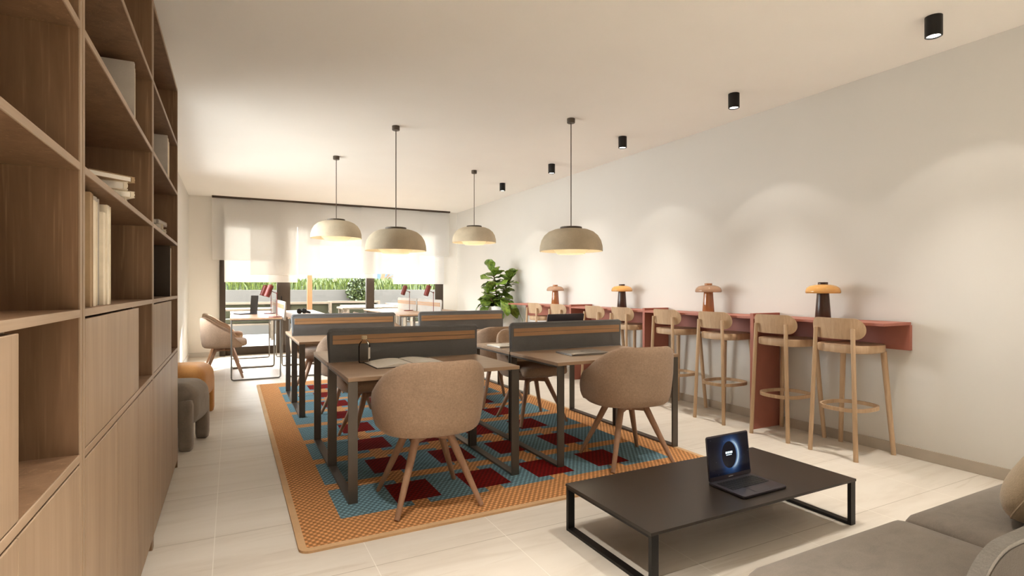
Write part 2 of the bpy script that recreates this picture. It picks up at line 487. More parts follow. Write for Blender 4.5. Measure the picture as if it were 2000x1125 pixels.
# ------------------------------------------------------------------ the room
H = 2.99; XL, XR, YB, YF = -.70, 4.575, 11.62, -3.2
struct(G().bb(XL-.2, XR+.2, YF-.2, YB+.25, -.2, 0).build('floor', M['floor'], smooth=0))
struct(G().bb(XL-.2, XR+.2, YF-.2, YB+.25, H, H+.2).build('ceiling', M['ceil'], smooth=0))
LY0, LY1, LZ0, LZ1 = 5.5, 9.3, .80, 2.65     # unseen side window, added behind the bookcases to bring in daylight
g = G(); g.bb(XL-.2, XL, YF-.2, LY0, 0, H); g.bb(XL-.2, XL, LY1, YB+.25, 0, H); g.bb(XL-.2, XL, LY0, LY1, 0, LZ0); g.bb(XL-.2, XL, LY0, LY1, LZ1, H)
struct(g.build('wall_left', M['wall'], smooth=0))
w = bpy.data.objects.new('added_side_window', None); COL.objects.link(w); struct(w)
g = G(); xa, xb = XL-.14, XL-.07
g.bb(xa, xb, LY0, LY0+.06, LZ0, LZ1); g.bb(xa, xb, LY1-.06, LY1, LZ0, LZ1); g.bb(xa, xb, LY0+.06, LY1-.06, LZ0, LZ0+.06); g.bb(xa, xb, LY0+.06, LY1-.06, LZ1-.06, LZ1)
for q in (1, 2): g.bb(xa, xb, LY0+(LY1-LY0)*q/3-.03, LY0+(LY1-LY0)*q/3+.03, LZ0+.06, LZ1-.06)
g.build('window_frame', M['winframe'], w, smooth=0)
for q in range(3): G().bb(XL-.107, XL-.103, LY0+(LY1-LY0)*q/3+.03, LY0+(LY1-LY0)*(q+1)/3-.03, LZ0+.06, LZ1-.06).build('pane', M['pane'], w, smooth=0)
struct(G().bb(XR, XR+.2, YF-.2, YB+.25, 0, H).build('wall_right', M['wall'], smooth=0))
struct(G().bb(XL, XR, YF-.2, YF, 0, H).build('wall_front', M['wall'], smooth=0))
WX0, WX1, WZ = -.20, 4.25, 2.66
g = G(); g.bb(XL, WX0, YB, YB+.25, 0, H); g.bb(WX1, XR, YB, YB+.25, 0, H); g.bb(WX0, WX1, YB, YB+.25, WZ, H)
struct(g.build('wall_back', M['wall_lit'], smooth=0))
struct(G().bb(XR-.014, XR, YF, YB, 0, .083, .002).build('baseboard_right', M['skirt'], smooth=0))
struct(G().bb(XL, XL+.014, 4.6, YB-.0, 0, .083, .002).build('baseboard_left', M['wall'], smooth=0))
g = G(); g.bb(XL+.014, WX0, YB-.012, YB, 0, .083, .002); g.bb(WX1, XR-.014, YB-.012, YB, 0, .083, .002)
struct(g.build('baseboard_back', M['wall'], smooth=0))
# window: sliding doors in bronze frames
w = thing('window_1', 'tall bronze framed sliding glass doors across the far wall', 'window'); w['kind'] = 'structure'
y0, y1 = YB+.02, YB+.10
g = G(); g.bb(WX0, WX0+.10, YB-.062, y1, 0, WZ, .004); g.bb(WX1-.17, WX1, y0, y1, 0, WZ, .004)
g.bb(WX0+.1, WX1-.17, y0, y1, WZ-.15, WZ, .004); g.bb(WX0+.1, WX1-.17, y0, y1, 0.0, .155, .004)
g.build('window_frame', M['winframe'], w)
for a, b in ((.795, 1.04), (2.534, 2.70)):
    G().bb(a, b, y0-.005, y1+.01, .155, WZ-.15, .004).build('mullion', M['winframe'], w)
h_ = G(); h_.bb(.865, .885, y0-.05, y0-.03, .85, 1.12, .005); h_.bb(.867, .883, y0-.03, y0-.005, .87, .89); h_.bb(.867, .883, y0-.03, y0-.005, 1.08, 1.10)
h_.build('handle', M['black'], w)
for a, b in ((-.10, .795), (1.04, 2.534), (2.70, 4.08)):
    G().bb(a, b, YB+.058, YB+.062, .155, WZ-.15).build('pane', M['pane'], w, smooth=0)
# panel blinds
tag(G().bb(-.32, 4.345, 11.45, 11.56, 2.955, H, .004).build('blind_track', M['blind_rail']),
    'thin dark brown blind rail along the ceiling above the glass doors', 'rail')  # the rail that carries the panel blinds
BL = [
 (-.32, .90, 11.50, 1.80, 'blind', 'leftmost white blind panel, its edge lapping the wall left of the glass'),
 (.32, 1.585, 11.465, 1.53, 'blind', 'sheer white blind panel in front, hanging over the first dark mullion'),
 (1.35, 2.51, 11.50, 2.13, 'blind', 'short white blind panel, the highest hem, behind the leftmost pendant shade'),
 (2.395, 3.645, 11.465, 1.575, 'blind', 'sheer white blind panel in front, lapping the second mullion behind a pendant shade'),
 (3.60, 4.335, 11.50, 1.985, 'blind', 'narrow white blind panel at the right end of the rail'),
 (-.118, 1.165, 11.54, 1.39, 'blind_back', 'long bright white blind panel against the leftmost glass pane'),
 (1.168, 1.477, 11.54, 1.54, 'blind_back', 'narrow added white blind strip behind the sheer panel, right of the first mullion'),  # strip added to dim the daylight through the sheer panel
 (2.738, 3.082, 11.54, 1.585, 'blind_back', 'narrow added white blind strip behind the sheer panel, right of the second mullion'),  # second added strip, evens out the brightness of the sheer panel
 (1.48, 2.735, 11.54, 1.485, 'blind_back', 'bright white blind panel against the middle glass pane'),
 (3.085, 4.23, 11.54, 1.365, 'blind_back', 'long bright white blind panel against the rightmost glass pane'),
]
for a, b, y, z, mt, lb in BL:
    t = thing('hanging_blind', lb, 'blind', (0, y, 0), 0, 'panel blinds on the ceiling rail')
    G().bb(a, b, -.001, .001, z+.012, 2.956).build('blind_cloth', M[mt], t, smooth=0)
    G().bb(a, b, -.004, .004, z, z+.014, .002).build('hem_bar', M[mt], t)

# ------------------------------------------------------------------ shelving wall
SX = -.342; SD = .352           # front plane, depth
tops = [1.225, 1.600, 1.960, 2.310]
def shelf_unit(y0, y1, label, niche):
    u = thing('bookcase', label, 'bookcase', (SX, y0, 0), 0, 'oak wall units on the left')
    L = y1-y0
    # the carcass sides have a light oak front edge and a darker inside
    for a in (0, L-.022):
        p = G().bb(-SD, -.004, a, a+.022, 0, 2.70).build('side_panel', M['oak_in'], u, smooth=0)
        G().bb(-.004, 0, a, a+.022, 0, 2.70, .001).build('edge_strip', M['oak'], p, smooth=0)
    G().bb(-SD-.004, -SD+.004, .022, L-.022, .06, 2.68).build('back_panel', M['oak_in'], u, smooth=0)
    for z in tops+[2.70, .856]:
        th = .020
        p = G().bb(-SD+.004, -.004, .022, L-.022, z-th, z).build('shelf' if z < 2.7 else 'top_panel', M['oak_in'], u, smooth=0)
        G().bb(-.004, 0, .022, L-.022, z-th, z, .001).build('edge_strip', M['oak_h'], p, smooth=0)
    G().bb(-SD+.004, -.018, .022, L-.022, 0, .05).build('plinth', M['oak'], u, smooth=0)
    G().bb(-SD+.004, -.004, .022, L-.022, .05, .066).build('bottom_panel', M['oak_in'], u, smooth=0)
    # door row above and the niche at its far end
    nd = L-niche
    G().bb(-.019, 0, .026, nd-.002, .860, 1.198, .0015).build('door', M['oak'], u, smooth=0)
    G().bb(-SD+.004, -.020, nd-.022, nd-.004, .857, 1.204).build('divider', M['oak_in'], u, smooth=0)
    n = 3; w_ = (L-.048)/n
    for i in range(n):
        G().bb(-.019, 0, .024+i*w_+.0015, .024+(i+1)*w_-.0015, .055, .829, .0015).build('door', M['oak'], u, smooth=0)
    return u
shelf_unit(.355, 1.757, 'oak bookcase nearest the camera, its open shelves empty', .47)
shelf_unit(1.765, 3.184, 'middle oak bookcase with six upright pale books and a cream book pile', .462)
shelf_unit(3.188, 4.565, 'far oak bookcase beside the poufs, holding a dark book and a small book pile', .46)

def book(name, label, group, dims, loc, rot, cover, spine_dir='X', page=None):
    """dims = (depth, thickness, height), spine facing local +X"""
    d, t, h = dims
    b = thing(name, label, 'book', loc, 0, group); b.rotation_euler = rot
    g = G()
    g.box((0, -t/2+.0015, h/2), (d, .003, h), .001); g.box((0, t/2-.0015, h/2), (d, .003, h), .001)
    pts = [(d/2-.012+.012*math.cos(a), (t/2)*math.sin(a)) for a in [(-PI/2)+PI*i/8 for i in range(9)]]
    pts += [(d/2-.014, t/2-.003), (d/2-.014, -t/2+.003)]
    g.prism(pts, h)
    g.build('cover', cover, b, smooth=50)
    G().bb(-d/2+.004, d/2-.013, -t/2+.003, t/2-.003, .004, h-.004).build('pages', page or M['paper'], b, smooth=0)
    return b
UP = [(1.885, 1.952, .345, .40, 'bookgrey', 'tall grey book at the near end of the six upright books'),
      (1.957, 1.998, .333, .358, 'booktan', 'upright book showing a tan side, second from the near end of its row'),
      (2.002, 2.068, .318, .360, 'bookcream', 'cream upright book just behind the tan sided one'),
      (2.073, 2.160, .340, .372, 'bookgrey', 'tallest pale grey book in the middle of the upright row'),
      (2.165, 2.210, .300, .362, 'bookcream', 'lowest thin cream book, second from the far end of the upright row'),
      (2.215, 2.274, .330, .360, 'bookcream', 'speckled cream book at the far end of the upright row')]
for a, b, hh, xs, mt, lb in UP:
    book('book', lb, 'upright books in the middle bookcase', (.24, b-a, hh), (-(xs+.125), (a+b)/2, 1.2255), (0, 0, 0), M[mt])
TB = [(2.86, .012, .30, 'pale grey large book with its cover facing us on the high middle shelf'),
      (2.90, .014, .292, 'thin pale book right behind the large grey one on the high middle shelf'),
      (2.935, .014, .286, 'thin whitish book hindmost of three on the high middle shelf')]
for k, (y, t, hh, lb) in enumerate(TB):
    book('book', lb, 'books on the high middle shelf', (.26, t+.012, hh), (-(.375+.13+.004*k), y, 1.960), (0, 0, 0), M['bookgrey' if k == 0 else 'bookcream'])
FB = [(4.13, .014, .300, 'bookgrey', 'grey flat faced book nearest in the far bookcase, upper shelf'),
      (4.18, .02, .292, 'bookcream', 'pale book in the middle of three, far bookcase, upper shelf'),
      (4.225, .02, .280, 'bookcream', 'light slim book at the far end of three, far bookcase, upper shelf')]
for k, (y, t, hh, mt, lb) in enumerate(FB):
    book('book', lb, 'books on the upper shelf of the far bookcase', (.25, t+.012, hh), (-(.36+.13), y, 1.960), (0, 0, 0), M[mt])
book('book', 'dark brown large book standing in the far bookcase', 'dark and cream books in the far bookcase', (.28, .04, .332), (-(.352+.145), 4.20, 1.225), (0, 0, 0), M['bookdark'])
book('book', 'cream book beside the dark brown one in the far bookcase', 'dark and cream books in the far bookcase', (.27, .034, .318), (-(.352+.14), 4.245, 1.225), (0, 0, 0), M['bookcream'])
# lying piles: rotate so that the thickness points up
def lying(lb, grp, dims, x, y, z, rz, mt):
    d, t, h = dims
    b = book('book', lb, grp, dims, (0, 0, 0), (0, 0, 0), M[mt])
    R = Matrix.Rotation(rz, 4, 'Z') @ Matrix.Rotation(PI/2, 4, 'X')
    off = R @ Vector((0, 0, h/2))
    b.rotation_euler = R.to_euler(); b.location = Vector((x, y, z+t/2))-off
    return b
z = 1.600
for k, (t, rz, x, y, mt, lb) in enumerate([
    (.020, .10, -.445, 2.56, 'bookcream', 'white book at the bottom of the middle bookcase pile'),
    (.024, .50, -.455, 2.55, 'bookcream', 'cream book turned askew, second from the bottom of the pile'),
    (.030, .22, -.450, 2.55, 'bookcream', 'thick cream book, second from the top of the pile'),
    (.022, .80, -.465, 2.50, 'booktan', 'tan edged book lying askew on top of the middle bookcase pile')]):
    lying(lb, 'pile of books in the middle bookcase', (.17, t, .23), x, y, z, rz, mt); z += t+.0005
z = 1.600
for k, (t, rz, mt, lb) in enumerate([
    (.030, .25, 'bookcream', 'cream book at the bottom of the far bookcase pile'),
    (.030, .1, 'bookcream', 'grey cream book in the middle of the far bookcase pile'),
    (.026, -.1, 'bookgrey', 'grey book on top of the far bookcase pile')]):
    lying(lb, 'pile of books in the far bookcase', (.17, t, .22), -.455, 3.93, z, rz, mt); z += t+.0005

# ------------------------------------------------------------------ rug
rug = thing('rug', 'orange woven rug with blue patches and dark red squares under the desks', 'rug')
RX0, RX1, RY0, RY1 = .29, 3.17, 2.78, 7.89
def rr4(x0, x1, y0, y1, r, n=6):
    pts = []
    for cx, cy, a0 in ((x1-r, y0+r, -PI/2), (x1-r, y1-r, 0), (x0+r, y1-r, PI/2), (x0+r, y0+r, PI)):
        pts += [(cx+r*math.cos(a0+PI/2*i/n), cy+r*math.sin(a0+PI/2*i/n)) for i in range(n+1)]
    return pts
G().prism(rr4(RX0+.02, RX1-.02, RY0+.02, RY1-.02, .03), .012).build('woven_field', M['rug'], rug, smooth=0)
G().tube([(x, y, .0063) for x, y in rr4(RX0+.018, RX1-.018, RY0+.018, RY1-.018, .035)], .0, closed=True, flat=(.036, .0123)).build('border_tape', M['rugtape'], rug, smooth=0)

# ------------------------------------------------------------------ desks
ZT = .74
def make_desk(label, loc, rz=0, W=1.135, Dp=.742):
    """origin at the front left corner on the floor; local x = width, y = depth"""
    t = thing('desk', label, 'desk', loc, rz, 'desks on the rug')
    G().bb(0, W, 0, Dp, ZT-.024, ZT, .003).build('desk_top', M['desk'], t, smooth=0)
    for x in (.002, W-.057):
        g = G(); zb = .0
        g.bb(x, x+.055, .004, .018, zb, ZT-.024, .001); g.bb(x, x+.055, Dp-.018, Dp-.004, zb, ZT-.024, .001)
        g.bb(x, x+.055, .018, Dp-.018, zb, zb+.014, .001); g.bb(x, x+.055, .018, Dp-.018, ZT-.038, ZT-.024, .001)
        g.build('leg_frame', M['frame'], t, smooth=0)
    return t
ZR = .0125   # standing on the rug
DESKS = []
for nm, x, y in (('front left', .605, 3.265), ('front right', 2.045, 3.265), ('rear left', .585, 5.665), ('rear right', 2.025, 5.665)):
    DESKS.append((nm, x, y))
lab = {
 ('front left', 0): 'oak topped desk with dark frame legs, nearest at left, bottle and open notebook on it',
 ('front left', 1): 'oak topped desk right behind the bottle desk, across the grey screen',
 ('front right', 0): 'oak topped desk with a closed grey laptop, nearest at right',
 ('front right', 1): 'oak topped desk with the open laptop, across the screen from the closed grey one',
 ('rear left', 0): 'oak topped desk second back in the left column, its near edge facing us',
 ('rear left', 1): 'oak topped desk farthest back on the rug in the left column',
 ('rear right', 0): 'oak topped desk second back in the right column, behind the open laptop',
 ('rear right', 1): 'oak topped desk farthest back on the rug in the right column'}
for nm, x, y in DESKS:
    for k in (0, 1):
        make_desk(lab[(nm, k)], (x, y+k*.758, ZR))
def make_screen(label, W, hgt, loc, rz=0, group='felt desk screens on the rug desks', feltmat=None):
    t = thing('desk_screen', label, 'desk screen', loc, rz, group)
    fm = feltmat or M['screen']
    pts = rrect(W, hgt, .022, 5, True)
    G().prism(pts, .030, Matrix.Translation((0, .015, 0)) @ XZ, .006).build('felt_panel', fm, t)
    for sgn in (-1, 1):
        g = G()
        for z0 in (hgt-.062, hgt-.096):
            g.bb(-W/2+.02, W/2-.02, min(sgn*.0145, sgn*.021), max(sgn*.0145, sgn*.021), z0, z0+.031, .0015)
        g.build('wood_rail', M['slat'], t, smooth=0)
    path = [(p[0], 0, p[1]) for p in rrect(W+.002, hgt+.001, .023, 5, True)]
    path = path[1:]+path[:1]
    G().tube(path[:-1]+[path[-1]], .0165, 8).build('edge_piping', fm, t)
    return t
sl = ['grey felt desk screen with oak strips behind the bottle', 'grey felt desk screen with oak strips behind the closed grey laptop',
      'grey felt desk screen on the far left rug desks, below the leftmost pendant', 'grey felt desk screen on the far right rug desks, in front of the plant']
for (nm, x, y), lb in zip(DESKS, sl):
    make_screen(lb, 1.13, .222, (x+.575, y+.750, ZR+ZT+.0006))

# ------------------------------------------------------------------ tub chairs
def make_chair(label, loc, rz=0, group='peach tub chairs with splayed wooden legs'):
    """faces local +Y, back at -Y"""
    t = thing('tub_chair', label, 'chair', loc, rz, group)
    A, B = .330, .30
    zb = .428
    def sm(a, b, v):
        k = max(0, min(1, (v-a)/(b-a))); return k*k*(3-2*k)
    N = 56; amax = math.radians(140)
    prof_n = 14; vs = []
    for i in range(N+1):
        f = -amax+2*amax*i/N; af = abs(f)
        top = .858-.20*sm(math.radians(28), math.radians(112), af)-.17*sm(math.radians(98), math.radians(140), af)
        e = 2.5
        cx, cy = math.sin(f), -math.cos(f)
        rr = (abs(cx)**e+abs(cy)**e)**(-1/e)
        ux, uy = cx*rr*A, cy*rr*B
        th = .052*(1-.35*sm(math.radians(120), math.radians(140), af))
        hgt = top-zb
        out = [(.66, 0), (.83, .010), (.89, .05), (.925, .13), (.962, .32), (.99, .58), (1.0, .88), (.988, .97)]
        pr = []
        lean = 1.0
        for s_, q in out:
            zz = zb+(hgt*q if q > .12 else q*.42)
            pr.append((s_, zz))
        s_o = .985; k_in = 1-th/.30*.9
        pr += [(1-.25*th/.30, top), (1-.6*th/.30, top-.004), (k_in, top-.03), (k_in-.03, zb+.45*hgt), (k_in-.07, zb+.085), (.56, zb+.055)]
        for s_, zz in pr: vs.append((ux*s_, uy*s_, zz))
    m = prof_n; fs = []
    for i in range(N):
        for k in range(m):
            l = (k+1) % m
            fs.append((i*m+k, i*m+l, (i+1)*m+l, (i+1)*m+k))
    fs += [tuple(range(m))[::-1], tuple(range(N*m, (N+1)*m))]
    g = G(); g._add(vs, fs)
    # under-seat pan that closes the shell
    pan = []
    for j, (s_, zz) in enumerate(((0, zb-.006), (.45, zb-.006), (.66, zb+.0), (.80, zb+.02), (.80, zb+.05), (0, zb+.05))):
        pan.append((s_, zz))
    vs, fs, rings = [], [], []
    n = 48
    for s_, zz in pan:
        ring = []
        for i in range(n):
            a = 2*PI*i/n; cx, cy = math.cos(a), math.sin(a); rr = (abs(cx)**2.5+abs(cy)**2.5)**(-1/2.5)
            ring.append(len(vs)); vs.append((cx*rr*A*max(s_, .001), cy*rr*B*max(s_, .001), zz))
        rings.append(ring)
    for a, b in zip(rings, rings[1:]):
        for i in range(n): fs.append((a[i], a[(i+1) % n], b[(i+1) % n], b[i]))
    g._add(vs, fs)
    g.build('shell', M['chair'], t, smooth=65)
    # seat cushion, its front pokes out between the arms
    g = G(); g.rbox((0, .045, .495), (.235, .255, .045), .04, 10, .012)
    for v in g.bm.verts:
        if v.co.y < 0:
            k = 1-.16*min(1, -v.co.y/.21)**2; v.co.x *= k
    g.build('seat_cushion', M['chair'], t, smooth=70)
    g = G()
    for a in (PI/4, -PI/4): g.box((0, 0, .390), (.30, .042, .034), .006, (0, 0, a))
    g.cyl((0, 0, .375), (0, 0, .412), .055, .055, 20)
    g.build('swivel_cross', M['leg'], t)
    for sx in (-1, 1):
        for sy in (-1, 1):
            p1 = Vector((sx*.248, sy*.245, .0)); p0 = Vector((sx*.100, sy*.100, .405))
            g = G(); g.tube([p0+(p0-p1)*.0, p0.lerp(p1, .12), p0.lerp(p1, .5), p1], .0245, 12)
            # taper
            for v in g.bm.verts:
                k = (v.co.z)/.405; c = p1.lerp(p0, k)
                v.co.x = c.x+(v.co.x-c.x)*(.62+.40*k); v.co.y = c.y+(v.co.y-c.y)*(.62+.40*k)
                v.co.z = max(v.co.z, 0)
            g.build('leg', M['leg'], t)
    return t
ch = make_chair('peach tub chair nearest us, its back turned, at the bottle desk', (1.055, 3.155, ZR), math.radians(-2))
for loc, rz, lb in [
    ((2.60, 3.205, ZR), -8, 'peach tub chair with its back turned at the closed laptop desk, before the coffee table'),
    ((1.07, 4.60, ZR), 180, 'tub chair tucked under the desk behind the bottle screen, only its seat and legs showing'),
    ((2.58, 4.60, ZR), 180, 'tub chair facing us under the desk with the open laptop'),
    ((1.05, 5.50, ZR), 0, 'tub chair with its back to us between the two left desk rows'),
    ((2.59, 5.46, ZR), 0, 'tub chair with its back to us between the two right desk rows'),
    ((.95, 7.02, ZR), 180, 'tub chair facing us behind the farthest left rug desk'),
    ((-.10, 8.92, 0), -90, 'peach tub chair seen from the side at the long left table by the window'),
    ((-.13, 10.28, 0), -90, 'tub chair half hidden behind the side-on one at the left window table'),
    ((1.52, 9.70, 0), 90, 'tub chair on the right side of the left window table, just its top showing'),
    ((2.20, 9.75, 0), -90, 'tub chair on the left side of the right window table, just its top showing'),
    ((2.34, 8.66, 0), -90, 'orange lit tub chair under the near end of the right window table')]:
    dup(ch, loc, math.radians(rz), lb)

# ------------------------------------------------------------------ far tables by the window
ZF = .86
def make_far(label, loc, group='tall light tables by the window'):
    """table .66 wide (x) and 1.29 long (y), on thin rod loops"""
    t = thing('table', label, 'table', loc, 0, group)
    G().bb(0, .66, 0, 1.29, ZF-.022, ZF, .003).build('table_top', M['desk_far'], t, smooth=0)
    for y in (.02, 1.27):
        r = .010; R = .03; p = []
        x0, x1 = .02, .64
        p.append((x0, y, ZF-.022))
        for i in range(5): a = PI+PI/2*i/4; p.append((x0+R+R*math.cos(a), y, r+R+R*math.sin(a)))
        for i in range(5): a = -PI/2+PI/2*i/4; p.append((x1-R+R*math.cos(a), y, r+R+R*math.sin(a)))
        p.append((x1, y, ZF-.022))
        g = G(); g.tube(p, r, 8); g.bb(x0, x1, y-.009, y+.009, ZF-.040, ZF-.022)
        g.build('leg_loop', M['rod'], t)
    return t
FT = [(-.02, 8.38, 'near left table of the left window group, with the red lamps'),
      (-.02, 9.70, 'far left table of the left window group, with the dark laptop'),
      (.72, 8.38, 'near right table of the left window group, with the headphones'),
      (.72, 9.70, 'far right table of the left window group, bare topped'),
      (2.335, 8.38, 'near left table of the right window group, its corner over an orange chair'),
      (2.335, 9.70, 'far left table of the right window group, by the second mullion'),
      (3.075, 8.38, 'near right table of the right window group, behind the pale screens'),
      (3.075, 9.70, 'far right table of the right window group, under the rightmost blind')]
for x, y, lb in FT: make_far(lb, (x, y, 0))
M['screen_lit'] = fabric('lit_screen_felt', lin(190, 184, 176), .05, 350, .15)  # copy of the screen felt, with the window light put into its colour
for x, y, lb in ((.68, 9.02, 'brightly lit felt screen at the near end of the left window table'), (.68, 10.34, 'brightly lit felt screen at the far end of the left window table'),
                 (3.035, 9.02, 'brightly lit felt screen with oak strips nearest on the right window table'), (3.035, 10.34, 'brightly lit felt screen with oak strips farther along the right window table')):
    make_screen(lb, 1.24, .24, (x, y, ZF-.0), PI/2, 'pale screens on the window tables', M['screen_lit'])
for o in bpy.data.objects:
    if o.name.startswith('desk_screen') and o.get('group', '').startswith('pale'): o.location.z = ZF-.03

def red_lamp(label, loc, rz=0):
    t = thing('desk_lamp', label, 'lamp', loc, rz, 'red desk lamps on the window tables')
    G().lathe([(0, 0), (.085, 0), (.088, .004), (.085, .012), (.012, .014), (0, .014)], 28).build('base', M['redmetal'], t)
    G().cyl((.02, 0, .012), (.02, 0, .345), .0055, seg=10).build('pole', M['redmetal'], t)
    g = G(); g.cyl((.028, 0, .338), (-.075, 0, .385), .0048, seg=10); g.lathe([(0, -.012), (.012, -.01), (.012, .01), (0, .012)], 14, (.02, 0, .345))
    g.build('arm', M['redmetal'], t)
    R = Matrix.Translation((-.088, 0, .375)) @ Matrix.Rotation(math.radians(20), 4, 'Y')
    G().lathe([(.010, .092), (.034, .09), (.040, .084), (.040, -.082), (.036, -.084), (.034, -.07), (0, -.06)], 24, (0, 0, 0), R).lathe([(0, .105), (.008, .105), (.010, .09), (.0, .089)], 12, (0, 0, 0), R).build('lamp_head', M['redmetal'], t)
    return t
red_lamp('red metal desk lamp nearest on the left window table', (.56, 8.50, ZF), .15)
red_lamp('red metal desk lamp beside the dark laptop on the left window table', (.56, 9.78, ZF), .15)
red_lamp('red metal desk lamp at the far end of the right window table', (2.92, 9.86, ZF), .1)
red_lamp('red metal desk lamp nearest on the right window table, rightmost', (2.915, 8.50, ZF), .1)

# headphones
hp = thing('headphones', 'black over-ear headphones lying on the left window table', 'headphones', (1.03, 9.55, ZF), .9)
for k, x in enumerate((-.07, .07)):
    G().lathe([(0, -.02), (.036, -.02), (.042, -.012), (.042, .012), (.036, .02), (0, .02)], 20, (0, 0, 0), Matrix.Translation((x, 0, .043)) @ Matrix.Rotation(PI/2, 4, 'Y')).build('ear_cup', M['black'], hp)
G().tube([(.072*math.cos(PI*i/12), -.03-.12*math.sin(PI*i/12), .045-.03*math.sin(PI*i/12)) for i in range(13)], .0, flat=(.006, .02)).build('headband', M['black'], hp)

# ------------------------------------------------------------------ laptops
def laptop(label, loc, rz, W, D, lidh, ang, shell, detail=True, scr=None, opened=True, thick=.014):
    """user sits at local -Y; hinge at +Y"""
    t = thing('laptop', label, 'laptop', loc, rz)
    G().prism(rr4(-W/2, W/2, -D/2, D/2, .012, 4), thick, None, .003).build('base', shell, t, smooth=30)
    if opened:
        k = G(); nx, ny = 14, 5
        kw, kh = (W-.05)/nx, (D*.46)/ny
        for j in range(ny):
            for i in range(nx):
                k.bb(-W/2+.025+i*kw+.0015, -W/2+.025+(i+1)*kw-.0015, D/2-.035-(j+1)*kh+.0015, D/2-.035-j*kh-.0015, thick, thick+.002)
        k.build('keyboard', M['key'], t, smooth=0)
        G().bb(-.055, .055, -D/2+.012, -D/2+.075, thick, thick+.0008, .0003).build('touchpad', M['lapdark'] if shell is M['lapdark'] else M['lapgrey'], t, smooth=0)
        R = Matrix.Translation((0, D/2-.006, thick)) @ Matrix.Rotation(-ang, 4, 'X')
        lid = G().prism(rr4(-W/2, W/2, 0, lidh, .012, 4), .006, Matrix(((1, 0, 0, 0), (0, 0, -1, .003), (0, 1, 0, 0), (0, 0, 0, 1))), .002).build('lid', shell, t, smooth=30)
        lid.matrix_local = R
        d = G().bb(-W/2+.007, W/2-.007, -.0045, -.0032, .022, lidh-.008).build('display', scr or M['key'], lid, smooth=0)
        return t, lid
    else:
        G().prism(rr4(-W/2, W/2, -D/2, D/2, .012, 4), .007, Matrix.Translation((0, 0, thick+.001)), .0025).build('lid', shell, t, smooth=30)
        G().lathe([(0, 0), (.014, 0), (.014, .0006), (0, .0006)], 16, (0, .01, thick+.008)).build('emblem', M['frame'], t)
        return t, None
t, lid = laptop('dark open laptop with a glowing blue eclipse picture on the black coffee table', (2.385, 1.958, .2475), .02, .325, .225, .232, math.radians(6), M['lapdark'], scr=M['display'])
g = G()
for i, (a, b) in enumerate(((-.026, -.012), (-.009, .004), (.007, .026))): g.bb(a, b, -.0052, -.0045, .128, .139)
for i in range(4): g.bb(-.022+i*.011, -.014+i*.011, -.0052, -.0045, .119, .123)
g.build('caption', M['caption'], lid, smooth=0)
g = G()
for i in range(7): g.bb(-.017+i*.005, -.0135+i*.005, -.0052, -.0045, .0085, .0125)
g.build('maker_mark', M['mark'], lid, smooth=0)
laptop('closed grey laptop lying on the nearest right desk', (2.52, 3.645, ZR+ZT), math.radians(-2), .36, .26, .23, 0, M['lapgrey'], opened=False, thick=.008)
laptop('closed silver laptop at the left end of the desk behind the screen', (2.24, 4.42, ZR+ZT), math.radians(184), .32, .25, .23, 0, M['laplight'], opened=False, thick=.006)
laptop('dark open laptop standing behind the felt screen, only its lid top showing', (2.66, 4.30, ZR+ZT), PI, .385, .26, .292, math.radians(14), M['lapdark'])
laptop('dark open laptop on the left window table near the red lamps', (.20, 9.78, ZF), math.radians(-75), .36, .26, .285, math.radians(4), M['lapdark'])

# bottle and notebook
bt = thing('water_bottle', 'glass bottle with a white label standing on the nearest left desk', 'bottle', (.835, 3.90, ZR+ZT))
G().lathe([(0, .002), (.036, .0), (.040, .006), (.040, .115), (.036, .135), (.018, .158), (.0165, .165), (.0165, .178), (.014, .178), (.014, .165), (.034, .134), (.0375, .115), (.0375, .008), (0, .006)], 32).build('glass_body', M['bottle'], bt)
G().lathe([(0, .166), (.0185, .166), (.0185, .188), (.017, .190), (0, .190)], 24).build('cap', M['cork'], bt)
g = G(); n = 8; vs = []
for i in range(n+1):
    a = math.radians(-62+38*i/n); vs += [(.0412*math.cos(a), .0412*math.sin(a), .030), (.0412*math.cos(a), .0412*math.sin(a), .110)]
g._add(vs, [(2*i, 2*i+2, 2*i+3, 2*i+1) for i in range(n)]); g.build('label_strip', M['white'], bt)
nb = thing('open_notebook', 'open notebook with cream pages on the nearest left desk', 'notebook', (1.085, 3.735, ZR+ZT), math.radians(3))
G().bb(-.255, .255, -.165, .165, 0, .004, .001).build('cover', M['bookdark'], nb, smooth=0)
for sg in (-1, 1):
    vs = []; n = 12
    for i in range(n+1):
        x = .006+.24*i/n; zz = .006+.020*math.sin(PI*min(1, .18+.9*i/n))**.7*(1-.35*i/n)
        for y in (-.158, .158): vs += [(sg*x, y, zz), (sg*x, y, .004)]
    fs = []
    for i in range(n):
        a, b = 4*i, 4*i+4
        fs += [(a, a+2, b+2, b), (a+1, a+3, b+3, b+1), (a, a+1, b+1, b), (a+2, a+3, b+3, b+2)]
    fs += [(0, 1, 3, 2), (4*n, 4*n+1, 4*n+3, 4*n+2)]
    g = G(); g._add(vs, fs); g.build('pages', M['paper'], nb, smooth=40)

